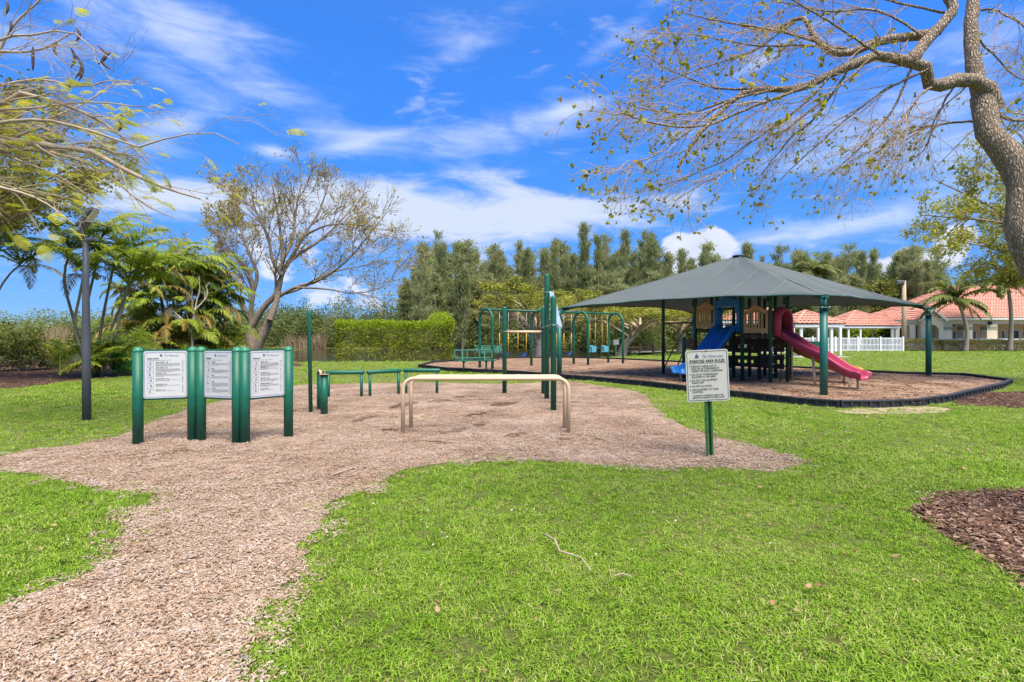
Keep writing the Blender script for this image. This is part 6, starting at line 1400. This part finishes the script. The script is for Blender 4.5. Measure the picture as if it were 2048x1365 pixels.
# ---------------------------------------------------------------- pool pavilions, fence and clubhouse
def tiles(parent, c0, c1, a0, a1, mat, row=.34, wave=.30, name='tile_field'):
    """barrel tiles on a roof slope: eave from c0 to c1, top from a0 to a1"""
    c0, c1, a0, a1 = (np.array(v, float) for v in (c0, c1, a0, a1)); H = np.linalg.norm((a0 + a1) / 2 - (c0 + c1) / 2); nr = max(3, int(H / row)); n = np.cross(c1 - c0, (a0 + a1) / 2 - c0); n = n / np.linalg.norm(n); n = n if n[2] > 0 else -n
    V = []; F = []
    for j in range(nr):
        for q, lift in ((j / nr, .05), (min(1, (j + 1.08) / nr), 0.0)):
            e0 = c0 + (a0 - c0) * q; e1 = c1 + (a1 - c1) * q; 
            if q == j / nr: L0 = np.linalg.norm(e1 - e0); m = max(2, int(round(L0 / wave)) * 6)
            for i in range(m + 1):
                t = i / m; p = e0 + (e1 - e0) * t + n * (lift + .055 * abs(math.sin(math.pi * (i / 6.0))) ** .8); V.append(p)
        b = len(V) - 2 * (m + 1); F += [(b + i, b + i + 1, b + m + 2 + i, b + m + 1 + i) for i in range(m)]
        # butt of each row
    o = link(name, mesh_np(name, np.array(V), np.array(F), mat, False), parent); o['kind'] = 'stuff'; sd = o.modifiers.new('thickness', 'SOLIDIFY'); sd.thickness = .03; sd.offset = -1; return o
def hip_roof(root, x0, x1, y0, y1, z0, zr, mat, rid=0.0, ridge_axis='x'):
    cx, cy = (x0 + x1) / 2, (y0 + y1) / 2; A, B = (cx - rid / 2, cy, zr), (cx + rid / 2, cy, zr)
    tiles(root, (x0, y0, z0), (x1, y0, z0), A, B, mat); tiles(root, (x1, y1, z0), (x0, y1, z0), B, A, mat); tiles(root, (x0, y1, z0), (x0, y0, z0), A, (A[0], A[1] - .001, A[2]), mat); tiles(root, (x1, y0, z0), (x1, y1, z0), (B[0], B[1] - .001, B[2]), B, mat)
    for (a, b) in (((x0, y0, z0), A), ((x0, y1, z0), A), ((x1, y0, z0), B), ((x1, y1, z0), B)): MB().tube([Vector(a) + Vector((0, 0, .05)), Vector(b) + Vector((0, 0, .07))], .09, 8).obj('hip_tile', mat, root)
    if rid > 0: MB().tube([Vector(A) + Vector((-.1, 0, .07)), Vector(B) + Vector((.1, 0, .07))], .09, 8).obj('ridge_tile', mat, root)
def pavilion(pxl, pxr, pyE, pyP, Y, dep, label, seed, posts, pm='trim', pz=0):
    x0, x1 = (pxl - CX) * Y / FPX, (pxr - CX) * Y / FPX; zE = W(0, pyE, Y)[2]; zP = W(0, pyP, Y + dep / 2)[2]; cx = (x0 + x1) / 2; root = empty('pavilion', (cx, Y + dep / 2, 0), 0, label, 'pavilion', 'tile-roofed pool pavilions'); w = x1 - x0; 
    hip_roof(root, -w / 2, w / 2, -dep / 2, dep / 2, zE, zP, M['tile2']); f = MB()
    for s in (-1, 1): f.box((0, s * (dep / 2 - .12), zE - .12), (w - .14, .1, .2)); f.box((s * (w / 2 - .12), 0, zE - .121), (.1, dep - .35, .2))
    f.obj('fascia', M['trim'], root); MB().box((0, 0, zE - .05), (w - .3, dep - .3, .04)).obj('ceiling', M['trim'], root)
    for (px, sy) in posts: MB().box(((px - CX) * (Y if sy < 0 else Y + dep) / FPX - cx, sy * (dep / 2 - .25), (zE - .2) / 2), (.17, .17, zE - .2), bev=.012).obj('post', M[pm], root)
    MB().box((0, 0, .02), (w + .2, dep + .2, .06)).obj('slab', M['concrete'], root)
pavilion(1590, 1692, 648, 624, 35, 3.6, 'small tile-roofed pavilion with white posts behind the pink slide', 1, [(1606, -1), (1667, -1), (1632, 1), (1676, 1)])
pavilion(1684, 1813, 652, 623, 51, 5.5, 'tile-roofed pavilion at the pool between pink slide and clubhouse', 2, [(1700, -1), (1724, -1), (1788, -1), (1796, -1), (1742, 1)])
pavilion(1436, 1602, 641, 604, 44, 6.0, 'wide tile-roofed pavilion seen through the playset', 3, [(1450, -1), (1530, -1), (1590, -1), (1500, 1), (1560, 1)])

def pool_fence():
    Y = 48.5; x0, x1 = (1490 - CX) * Y / FPX, (1806 - CX) * Y / FPX; root = empty('pool_fence', (x0, Y, 0), 0, 'white picket pool fence below the pavilions', 'fence'); L = x1 - x0; h = 1.28
    g = MB(); n = int(L / .125)
    for i in range(n): g.box((i * .125 + .06, 0, h / 2 + .03), (.045, .03, h - .06))
    g.obj('pickets', M['vinyl'], root)['kind'] = 'stuff'
    for z in (.14, .62, h - .08): MB().box((L / 2, .03, z), (L, .028, .07)).obj('rail', M['vinyl'], root)
    for i in range(8): p = MB().box((L * i / 7, .0, .68), (.13, .13, 1.38), bev=.01).obj('fence_post', M['vinyl'], root)
    Y2 = 52; xx0, xx1 = (1806 - CX) * Y2 / FPX, (2300 - CX) * Y2 / FPX; root = empty('pool_fence', (xx0, Y2, 0), 0, 'white fence rail along the clubhouse behind the low hedges', 'fence'); L = xx1 - xx0
    g = MB(); n = int(L / .14)
    for i in range(n): g.box((i * .14 + .06, 0, .58), (.045, .03, 1.1))
    g.obj('pickets', M['vinyl'], root)['kind'] = 'stuff'
    for z in (.14, 1.12): MB().box((L / 2, .03, z), (L, .028, .08)).obj('rail', M['vinyl'], root)
pool_fence()
x0 = (1480 - CX) * 62 / FPX; x1 = (1900 - CX) * 62 / FPX
hedge('boundary_hedge', (x0, 60.5), (x1, 60.5), 1.5, 2.35, 161, 'long yellow-green boundary hedge behind the white pool fence', 9000, .24, M['leaf_hedge_top'], None, False)
Y = 49.5; hedge('low_hedge', ((1806 - CX) * Y / FPX, Y), ((1878 - CX) * Y / FPX, Y), 1.3, 1.05, 162, 'short clipped low hedge at the corner of the pool fence', 7000, .10, M['leaf_low'], None, True)
hedge('low_hedge', ((1888 - CX) * Y / FPX, Y), ((2200 - CX) * Y / FPX, Y), 1.3, .98, 163, 'long clipped low hedge in front of the clubhouse', 24000, .10, M['leaf_low'], None, True)

def clubhouse():
    Y = 53.0; X = lambda px, y=Y: (px - CX) * y / FPX; ox = X(1880); root = empty('clubhouse', (ox, Y, 0), 0, 'peach clubhouse with red tile roof, columns and covered porch', 'building'); zE = 3.2; xr = X(2420) - ox
    def bx(name, x0, x1, y0, y1, z0, z1, m, par=None): return MB().box(((x0 + x1) / 2, (y0 + y1) / 2, (z0 + z1) / 2), (x1 - x0, y1 - y0, z1 - z0)).obj(name, M[m], par or root)
    # porch beam, back wall, columns
    bx('porch_beam', 0.3, xr, .05, .55, zE - .55, zE - .12, 'cream_wall'); bx('fascia', -.35, xr + .4, -.36, -.26, zE - .13, zE + .05, 'trim'); bx('soffit', -.3, xr, -.255, 3.2, zE - .12, zE - .06, 'trim')
    wall = bx('wall', 1.2, xr, 3.2, 3.5, 0, zE - .13, 'plaster'); bx('floor_slab', -.2, xr, -.1, 3.2, .0, .12, 'concrete')
    for pxa, pxb in ((1881, 1904), (1928, 1945), (1974, 1995), (2064, 2085), (2150, 2172)):
        a, b = X(pxa) - ox, X(pxb) - ox; c = bx('column', a, b, .0, .75, .12, zE - .551, 'cream_wall'); bx('column_band', a - .02, b + .02, -.02, .77, 2.05, 2.38, 'sage', c)
    def win(px0, px1, z0, z1, y=3.2):
        k = (Y + y) / Y; a, b = (px0 - CX) * (Y + y) / FPX - ox, (px1 - CX) * (Y + y) / FPX - ox; f = bx('window', a, b, y - .06, y - .005, z0, z1, 'trim'); t = .09; p = bx('pane', a + t, b - t, y - .075, y - .0605, z0 + t, z1 - t, 'glass', f)
    for p0, p1, z0, z1 in ((1903, 1912, .15, 2.0), (1914, 1923, .15, 2.0), (1902, 1912, 2.35, 2.75), (1944, 1952, .15, 2.0), (1957, 1963, .15, 2.1), (1967, 1973, .15, 2.1), (2001, 2009, .15, 2.1), (2024, 2038, .15, 2.1), (2044, 2052, .15, 2.1), (2100, 2115, .15, 2.1)): win(p0, p1, z0, z1)
    for px in (1952, 2001, 2075):
        l = MB(); l.bar((0, 0, .0), (0, 0, .35), .02, 6); l.lathe([(.03, -.32), (.10, -.25), (.13, -.02), (.05, .04)], n=8); l.obj('porch_lantern', M['iron'], root, (X(px) - ox, 1.3, 2.35))
    bx('speaker_box', X(1976) - ox, X(1981) - ox, -.2, -.02, 2.55, 2.9, 'iron')
    # gabled entry bay on the left
    gx0, gx1 = X(1838) - ox, X(1882) - ox; pe = MB(); w = gx1 - gx0
    for s, a, b in ((0, 0, .55), (1, w - .45, w)): bx('entry_pier', gx0 + a, gx0 + b, -.3, .3, 0, 2.2, 'cream_wall')
    n = 14; arc = [(w / 2 + (w / 2 - .5) * math.cos(t), 2.0 + .55 * math.sin(t)) for t in np.linspace(0, math.pi, n)]; poly_up = [(0, 2.2), (0, 3.0), (w / 2, 3.95), (w, 3.0), (w, 2.2)]
    g = MB().prism([(w - .45, 2.2)] + arc[1:-1] + [(.55, 2.2)] + poly_up, .6, Matrix.Translation((gx0, -.3, 0))); g.obj('entry_gable', M['cream_wall'], root)
    for a, b in (((gx0 - .35, -.42, 2.95), (gx0 + w / 2, -.42, 4.08)), ((gx1 + .35, -.42, 2.95), (gx0 + w / 2, -.42, 4.08))):
        d = Vector(b) - Vector(a); MB().box((Vector(a) + Vector(b)) / 2, (d.length, .1, .2), rot=Matrix.Rotation(-math.atan2(d.z, d.x), 3, 'Y')).obj('gable_trim', M['trim'], root)
    for s in (0, 1): tiles(root, (gx0 - .35 if s == 0 else gx1 + .35, -.42, 3.02), (gx0 - .35 if s == 0 else gx1 + .35, 4, 3.02), (gx0 + w / 2, -.42, 4.12), (gx0 + w / 2, 4, 4.12), M['tile'])
    # left wing
    lx = X(1783) - ox; bx('wing_beam', lx + .3, gx0 - .002, .1, .5, 2.5, 2.95, 'cream_wall'); bx('fascia', lx - .1, gx0 - .1, -.05, .05, 2.86, 3.02, 'trim')
    for p0, p1 in ((1790, 1800), (1821, 1832)): bx('column', X(p0) - ox, X(p1) - ox, .05, .65, 0, 2.499, 'cream_wall')
    tiles(root, (lx - .2, -.1, 2.98), (gx0 + .4, -.1, 2.98), (gx0 - .6, 4.2, 4.2), (gx0 + .4, 4.2, 4.2), M['tile']); tiles(root, (lx - .2, 8.5, 2.98), (lx - .2, -.1, 2.98), (gx0 - .6, 4.25, 4.2), (gx0 - .6, 4.2, 4.2), M['tile'])
    # main roof: lower hip and the taller block behind
    hip_roof_at(root, -.4, xr + 3, -.36, 13, zE + .04, 7.0, 5.2)
    e = (X(1975) - ox); MB().tube([(e, -.35, zE + .1), (e + 3.4, 3.2, 5.2)], .10, 8).obj('hip_tile', M['tile'], root)
def hip_roof_at(root, x0, x1, y0, y1, z0, zr, inset):
    A, B = (x0 + inset + 1.2, (y0 + y1) / 2, zr), (x1 - inset, (y0 + y1) / 2, zr)
    tiles(root, (x0, y0, z0), (x1, y0, z0), A, B, M['tile']); tiles(root, (x0, y1, z0), (x0, y0, z0), (A[0], A[1] + .001, A[2]), A, M['tile']); tiles(root, (x1, y1, z0), (x0, y1, z0), B, A, M['tile'])
    MB().tube([(x0, y0, z0 + .06), A], .11, 8).obj('hip_tile', M['tile'], root); MB().tube([A, B], .11, 8).obj('ridge_tile', M['tile'], root)
clubhouse()

def wooden_light():
    x, y = G(1808, 702.5); root = empty('wooden_light_pole', (x, y, 0), 0, 'tall wooden pole with a flat floodlight beside the pool fence', 'light pole'); h = W(0, 562, y)[2]
    MB().lathe([(.22, -.1), (.19, h * .5), (.16, h)], n=12).obj('pole', M['polewood'], root); MB().box((-.42, -.05, h - .12), (.75, .35, .3), bev=.04).obj('floodlight', M['greymetal'], root)
wooden_light()
def rail_fence():
    a, b = G(1252, 708), G(1331, 705); root = empty('rail_fence', (*a, 0), math.atan2(b[1] - a[1], b[0] - a[0]), 'low brown wooden rail fence by the lake path', 'fence'); L = math.hypot(b[0] - a[0], b[1] - a[1]); 
    for i in range(4): MB().box((L * i / 3, 0, .38), (.16, .16, .86), bev=.02).obj('fence_post', M['wood'], root)
    for z in (.22, .5): MB().box((L / 2, .02, z), (L, .06, .12)).obj('rail', M['wood'], root)
rail_fence()
def lake_sign():
    x, y = G(1232, 712); root = empty('small_sign', (x, y, 0), 0, 'small blank-looking white sign between the bucket swings and rail fence', 'sign'); MB().box((0, .02, .45), (.05, .04, 1.0)).obj('post', M['steel'], root); MB().box((0, -.015, .98), (.40, .02, .36), bev=.006).obj('panel', M['white'], root)
lake_sign()
sheet('path', outline([(1270, 706), (1330, 704), (1400, 700), (1480, 697), (1480, 694.5), (1400, 697), (1330, 701), (1270, 703.5)], .5, .02, 8), .008, M['concrete'], 'narrow pale concrete path behind the rail fence', 'path')
def patio_chair(px, Y, rz, label):
    x = (px - CX) * Y / FPX; root = empty('patio_chair', (x, Y, 0), rz, label, 'chair', 'chairs behind the pool fence')
    for sx in (-.25, .25):
        MB().tube([(sx, -.3, 0), (sx, -.28, .42), (sx, .2, .40), (sx, .42, 1.0)], .02, 6).obj('frame', M['iron'], root); MB().bar((sx, .15, .41), (sx, .4, 0), .02, 6).obj('leg', M['iron'], root)
    MB().box((0, -.04, .42), (.5, .5, .02)).obj('seat', M['greymetal'], root); MB().box((0, .31, .72), (.5, .02, .5), rot=Matrix.Rotation(R(-20), 3, 'X')).obj('backrest', M['greymetal'], root)
for px, rz, lb in ((1680, 1.2, 'dark patio chair behind the pool fence, beside the white pavilion post'), (1708, -.5, 'dark patio chair behind the pool fence, under the wider pavilion'), (1734, .6, 'dark patio chair behind the middle of the pool fence'), (1752, 2.0, 'dark patio chair behind the pool fence, nearest the clubhouse')): patio_chair(px, 50.5, rz, lb)
def picnic_table():
    x, y = G(1632, 712); root = empty('pool_bench', (x, y, 0), R(10), 'small dark green bench under the near pavilion', 'bench')
    MB().box((0, .25, .8), (1.0, .04, .45), bev=.01).obj('backrest', M['green'], root); MB().box((0, 0, .45), (1.0, .45, .05), bev=.01).obj('seat', M['green'], root)
    for sx in (-.42, .42): MB().box((sx, .1, .21), (.05, .4, .42)).obj('leg', M['green'], root)
picnic_table()
